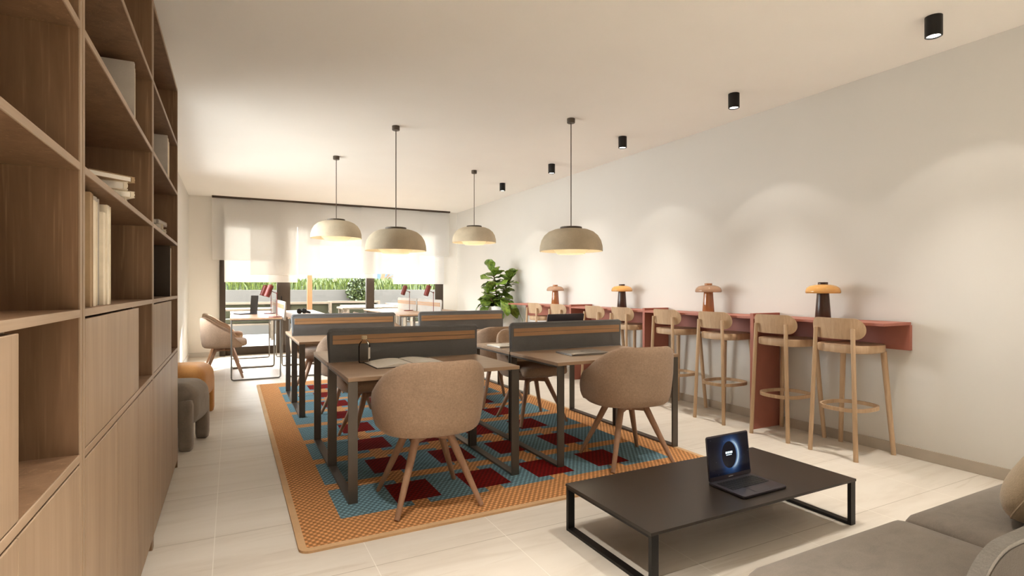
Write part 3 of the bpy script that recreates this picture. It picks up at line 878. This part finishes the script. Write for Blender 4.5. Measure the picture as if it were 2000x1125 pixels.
# ------------------------------------------------------------------ wall counter
ct = thing('wall_counter', 'terracotta wall counter with upright dividers along the right wall', 'counter', (0, 0, 0))
CX0, CX1, CY0, CY1, CZ = 4.20, XR-.015, 2.275, 8.30, 1.022
divs = [3.40, 4.86, 6.38]
ends = [CY0]+divs+[CY1]
for a, b in zip(ends, ends[1:]):
    aa = a+(.018 if a in divs else 0); bb_ = b-(.018 if b in divs else 0)
    G().bb(CX0, CX1, aa, bb_, CZ-.022, CZ, .002).build('worktop', M['terra'], ct, smooth=0)
    G().bb(CX1-.018, CX1+.014, aa, bb_, .808, CZ-.022, .002).build('apron', M['terra'], ct, smooth=0)
for y in divs:
    G().bb(CX0-.002, CX1, y-.018, y+.018, 0, 1.050, .002).build('divider', M['terra'], ct, smooth=0)

def mushroom(label, y, kind):
    t = thing('table_lamp', label, 'lamp', (4.375, y, CZ), 0, 'mushroom lamps along the counter')
    body = M['brown'] if kind == 0 else M['orangeglass']
    shade = M['amber'] if kind == 0 else M['rose']
    G().lathe([(0, 0), (.058, 0), (.060, .004), (.052, .12), (.045, .222), (.044, .226), (0, .226)], 32).build('base', body, t)
    G().lathe([(.044, .222), (.126, .214), (.131, .220), (.131, .232), (.122, .258), (.098, .276), (.06, .286), (.036, .288), (.036, .283), (.058, .281), (.094, .271), (.117, .254), (.126, .232), (.125, .222), (.044, .230)], 40).build('lamp_shade', shade, t)
    G().lathe([(0, .284), (.037, .284), (.038, .290), (.038, .303), (.036, .306), (0, .306)], 28).build('knob', body, t)
    return t
mushroom('mushroom lamp with amber shade and dark base, nearest on the counter', 2.845, 0)
mushroom('mushroom lamp with clear rose shade and orange base, second from the near end', 4.07, 1)
mushroom('mushroom lamp with amber shade and dark base, third along the counter', 5.47, 0)
mushroom('mushroom lamp with clear rose shade and orange base, farthest and next to the plant', 7.06, 1)

# ------------------------------------------------------------------ bar stools (face +X)
def make_stool(label, loc, rz=0):
    t = thing('bar_stool', label, 'stool', loc, rz, 'oak bar stools along the counter')
    m = M['stool']
    # seat: rounded square with shallow dish
    n = 48; vs, rings, fs = [], [], []
    for s_, zz in ((0, .842), (.80, .842), (.94, .848), (.985, .846), (1, .840), (1, .800), (.99, .790), (.95, .786), (0, .786)):
        ring = []
        for i in range(n):
            a = 2*PI*i/n; cx, cy = math.cos(a), math.sin(a); rr = (abs(cx)**3+abs(cy)**3)**(-1/3)
            ring.append(len(vs)); vs.append((.012+cx*rr*.205*max(s_, .001), cy*rr*.205*max(s_, .001), zz))
        rings.append(ring)
    for a, b in zip(rings, rings[1:]):
        for i in range(n): fs.append((a[i], a[(i+1) % n], b[(i+1) % n], b[i]))
    g = G(); g._add(vs, fs); g.build('seat', m, t)
    # curved backrest: stadium cut from a bent sheet
    nu, nv = 36, 8; W2, H2 = .222, .080; Rb = .34; vs = []
    th = .016
    for side in (0, 1):
        for i in range(nu+1):
            u = -1+2*i/nu
            ux = math.copysign(1-(1-abs(u))**1.6, u)
            w_ = ux*W2
            e = max(0, abs(w_)-(W2-H2)); hh = math.sqrt(max(0, H2*H2-e*e))
            hh = max(hh, .0008)
            for j in range(nv+1):
                v = -1+2*j/nv
                a = w_/Rb; rad = Rb-(th if side else 0)
                vs.append((-.215+Rb-rad*math.cos(a)-.012*(v*hh/H2), rad*math.sin(a), .972+v*hh))
    fs = []; S = (nu+1)*(nv+1)
    idx = lambda sd, i, j: sd*S+i*(nv+1)+j
    for sd in (0, 1):
        for i in range(nu):
            for j in range(nv): fs.append((idx(sd, i, j), idx(sd, i+1, j), idx(sd, i+1, j+1), idx(sd, i, j+1)))
    for i in range(nu):
        for j in (0, nv): fs.append((idx(0, i, j), idx(0, i+1, j), idx(1, i+1, j), idx(1, i, j)))
    for j in range(nv):
        for i in (0, nu): fs.append((idx(0, i, j), idx(0, i, j+1), idx(1, i, j+1), idx(1, i, j)))
    g = G(); g._add(vs, fs); g.build('backrest', m, t, smooth=50)
    # legs
    def leg(p0, p1, r0, r1):
        return G().cyl(p0, p1, r0, r1, 14)
    for s_ in (-1, 1):
        leg((-.225, s_*.178, 0), (-.206, s_*.143, .975), .0165, .0155).build('leg', m, t)
    for s_ in (-1, 1):
        leg((.212, s_*.205, 0), (.168, s_*.155, .790), .017, .0215).build('leg', m, t)
    pts = []
    for i in range(56):
        a = 2*PI*i/56; cx, cy = math.cos(a), math.sin(a); rr = (abs(cx)**2.6+abs(cy)**2.6)**(-1/2.6)
        pts.append((-.012+cx*rr*.196, cy*rr*.172, .360))
    G().tube(pts, 0, closed=True, flat=(.014, .028)).build('footrest_ring', m, t, smooth=50)
    return t
ys = [2.58, 3.13, 3.79, 4.44, 5.19, 5.75, 6.63, 7.30]
sx = 4.305
sn = ['oak bar stool nearest us, below the nearest amber lamp', 'oak bar stool second from the near end, before the nearest divider',
      'oak bar stool third from the near end, just past the nearest divider', 'oak bar stool fourth from the near end, beyond the first rose lamp',
      'oak bar stool fifth from the near end, by the second amber lamp', 'oak bar stool sixth from the near end, between amber lamp and far divider',
      'oak bar stool second from the plant, by the farthest rose lamp', 'oak bar stool nearest to the plant at the far end']
st = make_stool(sn[0], (sx, ys[0], 0))
for y, lb in zip(ys[1:], sn[1:]): dup(st, (sx, y, 0), 0, lb)

# ------------------------------------------------------------------ coffee table, sofa, poufs
cf = thing('coffee_table', 'low black coffee table in front of the sofa, holding the glowing laptop', 'coffee table', (1.57, 1.77, 0))
W, D = 1.44, .662
G().bb(0, W, 0, D, .233, .2465, .001).build('table_top', M['ctable'], cf, smooth=0)
for x in (.004, W-.044):
    g = G()
    g.bb(x, x+.04, .002, .022, 0, .233, .001); g.bb(x, x+.04, D-.022, D-.002, 0, .233, .001)
    g.bb(x, x+.04, .022, D-.022, 0, .016, .001); g.bb(x, x+.04, .022, D-.022, .219, .233, .001)
    g.build('leg_frame', M['black'], cf, smooth=0)

so = thing('sofa', 'grey velvet sofa in the lower right corner, seat facing the coffee table', 'sofa', (1.43, 1.20, 0))
L1, L2 = .88, .90
for x0, L in ((0, L1), (L1+.006, L2)):
    G().rbox((x0+L/2, -.222, .315), (L/2, .222, .085), .045, 14, .012).build('seat_cushion', M['sofa'], so, smooth=70)
G().bb(.03, L1+L2-.03, -.45, -.04, .06, .232, .02).build('sofa_base', M['sofa'], so)
for x in (.1, L1+L2-.1):
    for y in (-.40, -.10): G().cyl((x, y, 0), (x, y, .065), .02, .024).build('leg', M['black'], so)
# rounded backrest, its rear panel framed by a welt
BW, BH = 1.60, .53
def arch(w, h, n=14, e=2.3):
    pts = []
    for i in range(2*n+1):
        a = PI*i/(2*n); cx, sx_ = math.cos(a), math.sin(a)
        ux = math.copysign(min(1, abs(cx)**(2/e)), cx)*w/2
        if abs(cx) > .0: pass
        pts.append((ux, h*sx_**(2/e)))
    return pts
def arch2(w, h, r, n=12):
    p = [(w/2, 0)]
    p += [(w/2-r+r*math.cos(PI/2*i/n), h-r*.86+r*.86*math.sin(PI/2*i/n)) for i in range(n+1)]
    p += [(-w/2+r-r*math.sin(PI/2*i/n), h-r*.86+r*.86*math.cos(PI/2*i/n)) for i in range(n+1)]
    p += [(-w/2, 0)]
    return p
bk = thing_bk = G().prism(arch2(BW, BH, .22), .036, Matrix.Translation((1.03, -.475, .06)) @ XZ, .014).build('backrest', M['sofa_rib'], so, smooth=60)
G().prism(arch2(BW-.022, BH-.012, .212), .008, Matrix.Translation((1.03, -.506, .06)) @ XZ, .003).build('rear_panel', M['sofa_dark'], bk, smooth=60)
cu = thing('cushion', 'beige boucle cushion leaning on the sofa at the right edge', 'cushion', (2.69, .868, .583))
vs, fs = [], []; nt_, nf = 20, 48
rim = []
for j in range(nf):
    f = 2*PI*j/nf; cx, cy = math.cos(f), math.sin(f); r_ = (abs(cx)**3.2+abs(cy)**3.2)**(-1/3.2); rim.append((cx*r_*.23, cy*r_*.18))
for i in range(nt_+1):
    th = PI*i/nt_
    for x_, y_ in rim: vs.append((x_*math.sin(th)**.75+0 if i not in (0, nt_) else x_*.001, y_*math.sin(th)**.75 if i not in (0, nt_) else y_*.001, .098*math.cos(th)))
for i in range(nt_):
    for j in range(nf): fs.append((i*nf+j, i*nf+(j+1) % nf, (i+1)*nf+(j+1) % nf, (i+1)*nf+j))
g = G(); g._add(vs, fs); g.build('cushion_cover', M['pillow'], cu, smooth=80)
G().tube([(x_*1.002, y_*1.002, 0) for x_, y_ in rim], .004, 6, closed=True).build('piping', M['pillow'], cu)
cu.rotation_euler = (math.radians(120), 0, math.radians(6))

def pouf(label, loc, mt, rz=0):
    t = thing('pouf', label, 'pouf', loc, rz, 'round cornered poufs beyond the bookcase')
    G().rbox((0, 0, .345), (.228, .228, .172), .11, 14, .012).build('body', mt, t, smooth=80)
    for sx_, sy in ((1, 1), (1, -1), (-1, 1), (-1, -1)):
        G().rbox((sx_*.160, sy*.200, .20), (.050, .040, .20), .025, 8).build('leg', mt, t, smooth=80)
    return t
pouf('grey velvet pouf with thick legs, just past the bookcase', (-.425, 5.21, 0), M['pouf_grey'], math.radians(-14))
pouf('ochre pouf standing behind the grey one', (-.415, 6.33, 0), M['pouf_tan'], math.radians(-14))

# ------------------------------------------------------------------ pendant lamps
def pendant(label, x, y, z0):
    t = thing('pendant_lamp', label, 'pendant lamp', (x, y, z0), 0, 'felt pendant lamps over the desks')
    R = .318
    G().lathe([(.10, .228), (.17, .218), (.225, .196), (.270, .158), (.300, .108), (.315, .05), (R, .0), (R-.008, .0), (.306, .05), (.290, .106), (.262, .152), (.218, .188), (.166, .209), (.10, .219), (.09, .224)], 56).build('shade', M['pend'], t)
    G().lathe([(0, .226), (.108, .226), (.110, .229), (.110, .243), (.107, .246), (0, .246)], 36).build('cap', M['pcap'], t)
    G().lathe([(.20, .03), (.135, -.028), (.130, -.028), (.194, .032), (.205, .10), (.200, .10)], 48).build('inner_diffuser', M['diffuser'], t)
    G().lathe([(0, -.012)]+[(.075*math.sin(PI*i/12), .063-.075*math.cos(PI*i/12)) for i in range(1, 12)]+[(0, .138)], 28).build('bulb', M['globe'], t)
    G().cyl((0, 0, .246), (0, 0, H-z0-.042), .005, seg=8).build('cord', M['pcap'], t)
    G().lathe([(0, H-z0-.045), (.037, H-z0-.045), (.040, H-z0-.041), (.040, H-z0), (0, H-z0)], 24).build('canopy', M['pcap'], t)
    l = bpy.data.lights.new('pendant_light', 'POINT'); l.energy = PEND_W; l.color = (1, .86, .64); l.shadow_soft_size = .07
    lo = bpy.data.objects.new('pendant_light', l); COL.objects.link(lo); lo.location = (x, y, z0-.10)
    return t
PEND_W = 4
pendant('beige felt pendant lamp second from the right, nearest the counter', 3.05, 4.62, 1.650)
pendant('large beige felt pendant lamp above the far left desks, before the blinds', 1.545, 5.68, 1.672)
pendant('beige felt pendant lamp farthest left, before the blinds', 1.21, 7.33, 1.925)
pendant('smallest looking beige felt pendant lamp, just right of the blinds', 3.14, 7.30, 1.938)

# ------------------------------------------------------------------ ceiling spots
def spot(label, x, y):
    t = thing('ceiling_spotlight', label, 'spotlight', (x, y, H), 0, 'black ceiling spotlights')
    G().lathe([(0, 0), (.047, 0), (.047, -.124), (.045, -.126), (.039, -.126), (.037, -.116), (0, -.116)], 32).build('housing', M['black'], t)
    G().lathe([(0, -.1185), (.0365, -.1185), (.0365, -.1165), (0, -.1165)], 28).build('lens', M['spotdisc'], t)
    spot_light(x, y)
    return t
def spot_light(x, y, core=1.0, spill=1.0):
    """a bright core and a weaker wide spill, as a reflector lamp gives"""
    for nm, e, sz, bl in (('spot_core', 85*core, 72, 1.0), ('spot_spill', 8*spill, 97, .16)):
        l = bpy.data.lights.new(nm, 'SPOT'); l.energy = e; l.color = (1, .945, .86)
        l.spot_size = math.radians(sz); l.spot_blend = bl; l.shadow_soft_size = .035
        lo = bpy.data.objects.new(nm, l); COL.objects.link(lo); lo.location = (x, y, H-.13)
SPOT_W = 70
sp = ['black ceiling spotlight nearest us, at the upper right', 'black ceiling spotlight second from the near end of the row', 'black ceiling spotlight in the middle of the row',
      'black ceiling spotlight second from the far end of the row', 'black ceiling spotlight farthest away in the row']
for k, y in enumerate((1.836, 3.372, 4.908, 6.444, 7.98)): spot(sp[k], 3.935, y)
# unseen fill lights without fixtures, added behind the camera and above the frame
for y in (.30, -1.236, -2.6): spot_light(3.935, y, .3, .5)
for y, k in ((2.3, 1.1), (.9, 3.2), (-.6, 6), (-2.1, 6)): spot_light(.45, y, k, .6)
for y, k in ((2.0, 1.0), (-.9, 6), (-2.2, 6)): spot_light(2.5, y, k, .6)

# ------------------------------------------------------------------ plant
pl = thing('potted_plant', 'fiddle leaf fig in a tall white pot at the end of the counter', 'plant', (4.19, 8.68, 0))
G().lathe([(0, 0), (.27, 0), (.285, .01), (.325, .955), (.32, .965), (.305, .965), (.30, .93), (0, .93)], 48).build('pot', M['pot'], pl)
G().lathe([(0, .932), (.298, .932), (.298, .90), (0, .90)], 24).build('soil', M['soil'], pl)
trunk = G()
stems = [[(0, 0, .92), (-.02, -.01, 1.08), (-.05, -.02, 1.24), (-.08, -.03, 1.42), (-.10, -.04, 1.54)],
         [(.02, .01, .92), (.05, 0, 1.06), (.10, -.02, 1.22), (.16, -.06, 1.36), (.20, -.09, 1.42)],
         [(-.02, -.02, .92), (-.10, -.10, 1.0), (-.20, -.16, 1.08), (-.29, -.20, 1.18)]]
for s_ in stems: trunk.tube(s_, .012, 8)
trunk.build('stem', M['bark'], pl)
lf = G()
def leaf(base, dirv, L, Wd, droop, roll=0):
    d = Vector(dirv).normalized(); up = Vector((0, 0, 1))
    side = d.cross(up)
    if side.length < .1: side = Vector((1, 0, 0))
    side.normalize(); nrm = side.cross(d).normalized()
    Rr = Matrix.Rotation(roll, 3, d); side = Rr @ side; nrm = Rr @ nrm
    n, m = 9, 4; vs = []
    for i in range(n+1):
        q = i/n
        wdt = Wd*(max(0, math.sin(PI*min(.999, .03+.96*q**1.15)))**.55)*(.42+.75*q)
        c = Vector(base)+d*(L*q*(1-.10*droop*q*q))-Vector((0, 0, 1))*(droop*L*.62*q*q)
        for j in range(-m, m+1):
            w_ = j/m
            vs.append(c+side*wdt*w_+nrm*(.16*wdt*abs(w_)**1.3+.012*math.sin(q*15)*abs(w_)))
    k = 2*m+1
    lf._add(vs, [(i*k+j, i*k+j+1, (i+1)*k+j+1, (i+1)*k+j) for i in range(n) for j in range(2*m)])
rnd = random.Random(11)
for s_, cnt in zip(stems, (18, 16, 11)):
    for i in range(cnt):
        q = .15+.85*i/(cnt-1); f = q*(len(s_)-1); a = min(int(f), len(s_)-2); b = Vector(s_[a]).lerp(Vector(s_[a+1]), f-a)
        az = i*2.4+rnd.uniform(-.3, .3); el = -.35+1.15*q+rnd.uniform(-.15, .15)
        if i >= cnt-2: el = 1.15
        dv = Vector((math.cos(az)*math.cos(el), math.sin(az)*math.cos(el), math.sin(el)))
        L = rnd.uniform(.27, .37)
        # the wall side keeps clear of the wall
        tip = b+dv*L
        if tip.x > .33: dv.x *= .3; L *= .85
        leaf(b, dv, L, L*.44, rnd.uniform(.25, .75), rnd.uniform(-.4, .4))
for az, dz in ((3.6, .92), (4.3, .86), (5.0, .95), (5.6, .88), (3.0, .95), (4.6, 1.0)):
    b = Vector((math.cos(az)*.20, math.sin(az)*.20, dz+.12))
    leaf(b, (math.cos(az)*.8, math.sin(az)*.8, -.35), .34, .11, .9, rnd.uniform(-.3, .3))
for v in lf.bm.verts:
    if v.co.x > .24: v.co.x = .24+.11*math.tanh((v.co.x-.24)/.11)
    if v.co.x < -.40: v.co.x = -.40+(v.co.x+.40)*.5
o = lf.build('foliage', M['leaf'], pl, smooth=80)
sm_ = o.modifiers.new('thick', 'SOLIDIFY'); sm_.thickness = .0015

# ------------------------------------------------------------------ terrace outside
struct(G().bb(-12, 18, YB+.25, 60, -.25, -.03).build('terrace_floor', M['terrace'], smooth=0))
M['bounce_ground'] = plain('bounce_paving', (.40, .39, .37, 1), .9)  # pale unseen ground, added to bounce daylight up through the side window
struct(G().bb(-16, XL-.2, -6, YB+.25, -.25, -.03).build('terrace_floor', M['bounce_ground'], smooth=0))
tag(G().bb(-6, 11, 17.0, 17.25, -.03, 1.225, .01).build('planter_wall', M['concrete'], smooth=0), 'long grey concrete planter wall at the back of the terrace', 'planter')
def tuft(name, label, mt, x0, x1, y0, y1, n, h0, h1, seed):
    r = random.Random(seed); g = G(); vs, fs = [], []
    for i in range(n):
        x, y = r.uniform(x0, x1), r.uniform(y0, y1); h = r.uniform(h0, h1); a = r.uniform(0, 2*PI)
        dx, dy = math.cos(a)*h*.35, math.sin(a)*h*.35; w_ = r.uniform(.012, .03)
        k = len(vs); z0 = 1.10
        vs += [(x-w_, y, z0), (x+w_, y, z0), (x+dx*.4+w_*.8, y+dy*.4, z0+h*.65), (x+dx*.4-w_*.8, y+dy*.4, z0+h*.65), (x+dx, y+dy, z0+h)]
        fs += [(k, k+1, k+2, k+3), (k+3, k+2, k+4)]
    g._add(vs, fs); o = g.build(name, mt, smooth=0)
    return tag(o, label, 'plants', None, 'stuff')
struct(G().bb(-6, 11, 17.25, 19.0, -.03, 1.10).build('terrace_soil', M['soil'], smooth=0))
tuft('meadow_grass', 'yellow green grasses growing over the planter wall outside', M['grass1'], -4, 8, 17.28, 18.6, 8000, .30, .56, 3)
tuft('lavender_plants', 'silvery low plants along the front of the planter wall', M['grass2'], -4, 8, 17.37, 17.75, 2600, .16, .30, 4)
def bush(label, c, R, mt, n, seed):
    r = random.Random(seed); vs, fs = [], []
    for i in range(n):
        d = Vector((r.gauss(0, 1), r.gauss(0, 1), r.gauss(0, 1))).normalized()*r.uniform(.6, 1)
        p = Vector(c)+Vector((d.x*R[0], d.y*R[1], d.z*R[2])); a = Vector((r.gauss(0, 1), r.gauss(0, 1), r.gauss(0, 1))).normalized()*.05
        b = a.cross(Vector((r.gauss(0, 1), r.gauss(0, 1), 1))).normalized()*.03; k = len(vs)
        vs += [p-a, p+b, p+a, p-b]; fs.append((k, k+1, k+2, k+3))
    g = G(); g._add(vs, fs)
    return tag(g.build('shrub', mt, smooth=0), label, 'shrub')
bush('green shrub trailing over the planter wall left of the second mullion', (3.45, 16.86, 1.20), (.40, .11, .40), M['shrub'], 900, 5)
bush('yellow green shrub above the planter wall behind the red lamps', (6.0, 17.8, 1.42), (.95, .3, .30), M['grass1'], 1600, 6)
bush('grey green shrub at the right end of the planter wall', (7.7, 17.75, 1.36), (.6, .3, .34), M['grass2'], 1200, 8)
po = thing('timber_post', 'orange timber post standing on the terrace beyond the middle pane', 'post', (1.66, 13.8, -.03))
G().bb(-.055, .055, -.055, .055, 0, 3.0, .005).build('post', M['timber'], po, smooth=0)
G().bb(-.07, .07, -.07, .07, 0, .04, .004).build('base_plate', M['frame'], po, smooth=0)
def t_table(label, x, y, L=1.6, W_=.8, z=.86):
    t = thing('terrace_table', label, 'table', (x, y, -.03), 0, 'wooden terrace tables')
    G().bb(-L/2, L/2, -W_/2, W_/2, z-.04, z, .004).build('table_top', M['tablewood'], t, smooth=0)
    for a in (-1, 1):
        for b in (-1, 1): G().bb(a*(L/2-.07)-.035, a*(L/2-.07)+.035, b*(W_/2-.07)-.035, b*(W_/2-.07)+.035, 0, z-.04, .003).build('leg', M['tablewood'], t, smooth=0)
    return t
def t_bench(label, x, y, L=1.5, rz=0):
    t = thing('terrace_bench', label, 'bench', (x, y, -.03), rz, 'terrace benches with olive cushions')
    g = G()
    for a in (-L/2+.03, L/2-.03):
        g.bb(a-.03, a+.03, -.30, -.24, 0, .96, .003); g.bb(a-.03, a+.03, .22, .28, 0, .70, .003); g.bb(a-.03, a+.03, -.24, .22, .64, .70, .003)
    g.bb(-L/2+.06, L/2-.06, -.28, .26, .38, .42, .003); g.bb(-L/2+.06, L/2-.06, -.29, -.25, .90, .96, .003)
    g.build('bench_frame', M['tablewood'], t, smooth=0)
    G().rbox((0, 0, .48), (L/2-.07, .25, .06), .03, 6).build('seat_cushion', M['olive'], t, smooth=70)
    G().rbox((0, -.20, .75), (L/2-.07, .05, .19), .03, 6).build('back_cushion', M['olive'], t, smooth=70)
    return t
t_table('wooden terrace table behind the dark laptop', .25, 13.4)
t_table('wooden terrace table right of the timber post', 3.35, 14.5)
t_table('wooden terrace table far back near the planter wall', 4.9, 15.9)
t_table('wooden terrace table close to the middle pane', 2.9, 13.2, 1.3)
t_bench('terrace bench with olive cushion outside the left pane', .2, 15.3)
t_bench('terrace bench with olive cushion near the post', 3.0, 15.55, 1.4)
t_bench('terrace bench with olive cushion behind the second mullion', 5.0, 14.3, 1.6)
t_bench('terrace bench with olive cushion at the back of the terrace', 1.75, 14.9, 1.1)
# house and tree beyond
hb = thing('house', 'pale house with blue shutters far beyond the terrace', 'house', (10.6, 40, -3))
G().bb(-5, 5, 0, 6, 0, 9, .02).build('wall', M['facade'], hb, smooth=0)
for xx in (-4.0, -2.2, -.4, 1.4, 3.2):
    for zz in (1.6, 4.0, 6.4):
        wn = G().bb(xx, xx+.9, -.04, .02, zz, zz+1.3).build('window', M['darkwin'], hb, smooth=0)
        G().bb(xx-.45, xx-.02, -.07, -.02, zz, zz+1.3).bb(xx+.92, xx+1.35, -.07, -.02, zz, zz+1.3).build('shutter', M['bluewin'], wn, smooth=0)
tr = thing('bare_tree', 'leafless dark tree in front of the far house', 'tree', (5.55, 22.5, -.03))
g = G(); g.tube([(0, 0, 0), (.02, 0, .9), (-.03, 0, 1.5), (.10, 0, 2.2), (.25, 0, 3.2)], .085, 8)
for p in ([(-.03, 0, 1.35), (.3, .1, 1.75), (.7, .2, 1.9), (1.0, .2, 2.3)], [(.0, 0, 1.6), (.5, -.1, 2.1), (.9, -.2, 2.8)], [(.05, 0, 1.9), (-.35, .1, 2.4), (-.7, .1, 3.0)], [(.3, .1, 1.75), (.6, 0, 1.6), (1.0, 0, 1.65)]):
    g.tube(p, .03, 6)
g.build('trunk', M['bark'], tr)

# ------------------------------------------------------------------ light
wd = bpy.data.worlds.new('sky'); SC.world = wd; wd.use_nodes = True
nt = wd.node_tree; bg = nt.nodes['Background']
bg.inputs[0].default_value = (.93, .96, 1.0, 1); bg.inputs[1].default_value = 10.0
sun = bpy.data.lights.new('sun', 'SUN'); sun.energy = 15; sun.color = (1, .93, .80); sun.angle = math.radians(1.2)
so_ = bpy.data.objects.new('sun', sun); COL.objects.link(so_)
sd = Vector((-.42, -1, -.52)).normalized(); so_.rotation_euler = sd.to_track_quat('-Z', 'Y').to_euler()
pa = bpy.data.lights.new('window_portal', 'AREA'); pa.shape = 'RECTANGLE'; pa.size = 4.4; pa.size_y = 2.6; pa.cycles.is_portal = True
pao = bpy.data.objects.new('window_portal', pa); COL.objects.link(pao); pao.location = (2.02, YB+.22, 1.32); pao.rotation_euler = (-PI/2, 0, 0)
pa = bpy.data.lights.new('window_portal', 'AREA'); pa.shape = 'RECTANGLE'; pa.size = 1.65; pa.size_y = LY1-LY0; pa.cycles.is_portal = True
pao = bpy.data.objects.new('window_portal', pa); COL.objects.link(pao); pao.location = (XL-.19, (LY0+LY1)/2, (LZ0+LZ1)/2); pao.rotation_euler = (0, -PI/2, 0)

# ------------------------------------------------------------------ camera
cam = bpy.data.cameras.new('camera'); co = bpy.data.objects.new('camera', cam); COL.objects.link(co)
cam.sensor_width = 36; cam.lens = 36*1064/2000; cam.clip_start = .05
co.location = (0, 0, 1.28); co.rotation_euler = (PI/2, 0, -math.atan(.515))
SC.camera = co
vs_ = SC.view_settings
vs_.view_transform = 'Standard'; vs_.look = 'None'; vs_.exposure = .66; vs_.gamma = 1; vs_.use_curve_mapping = False
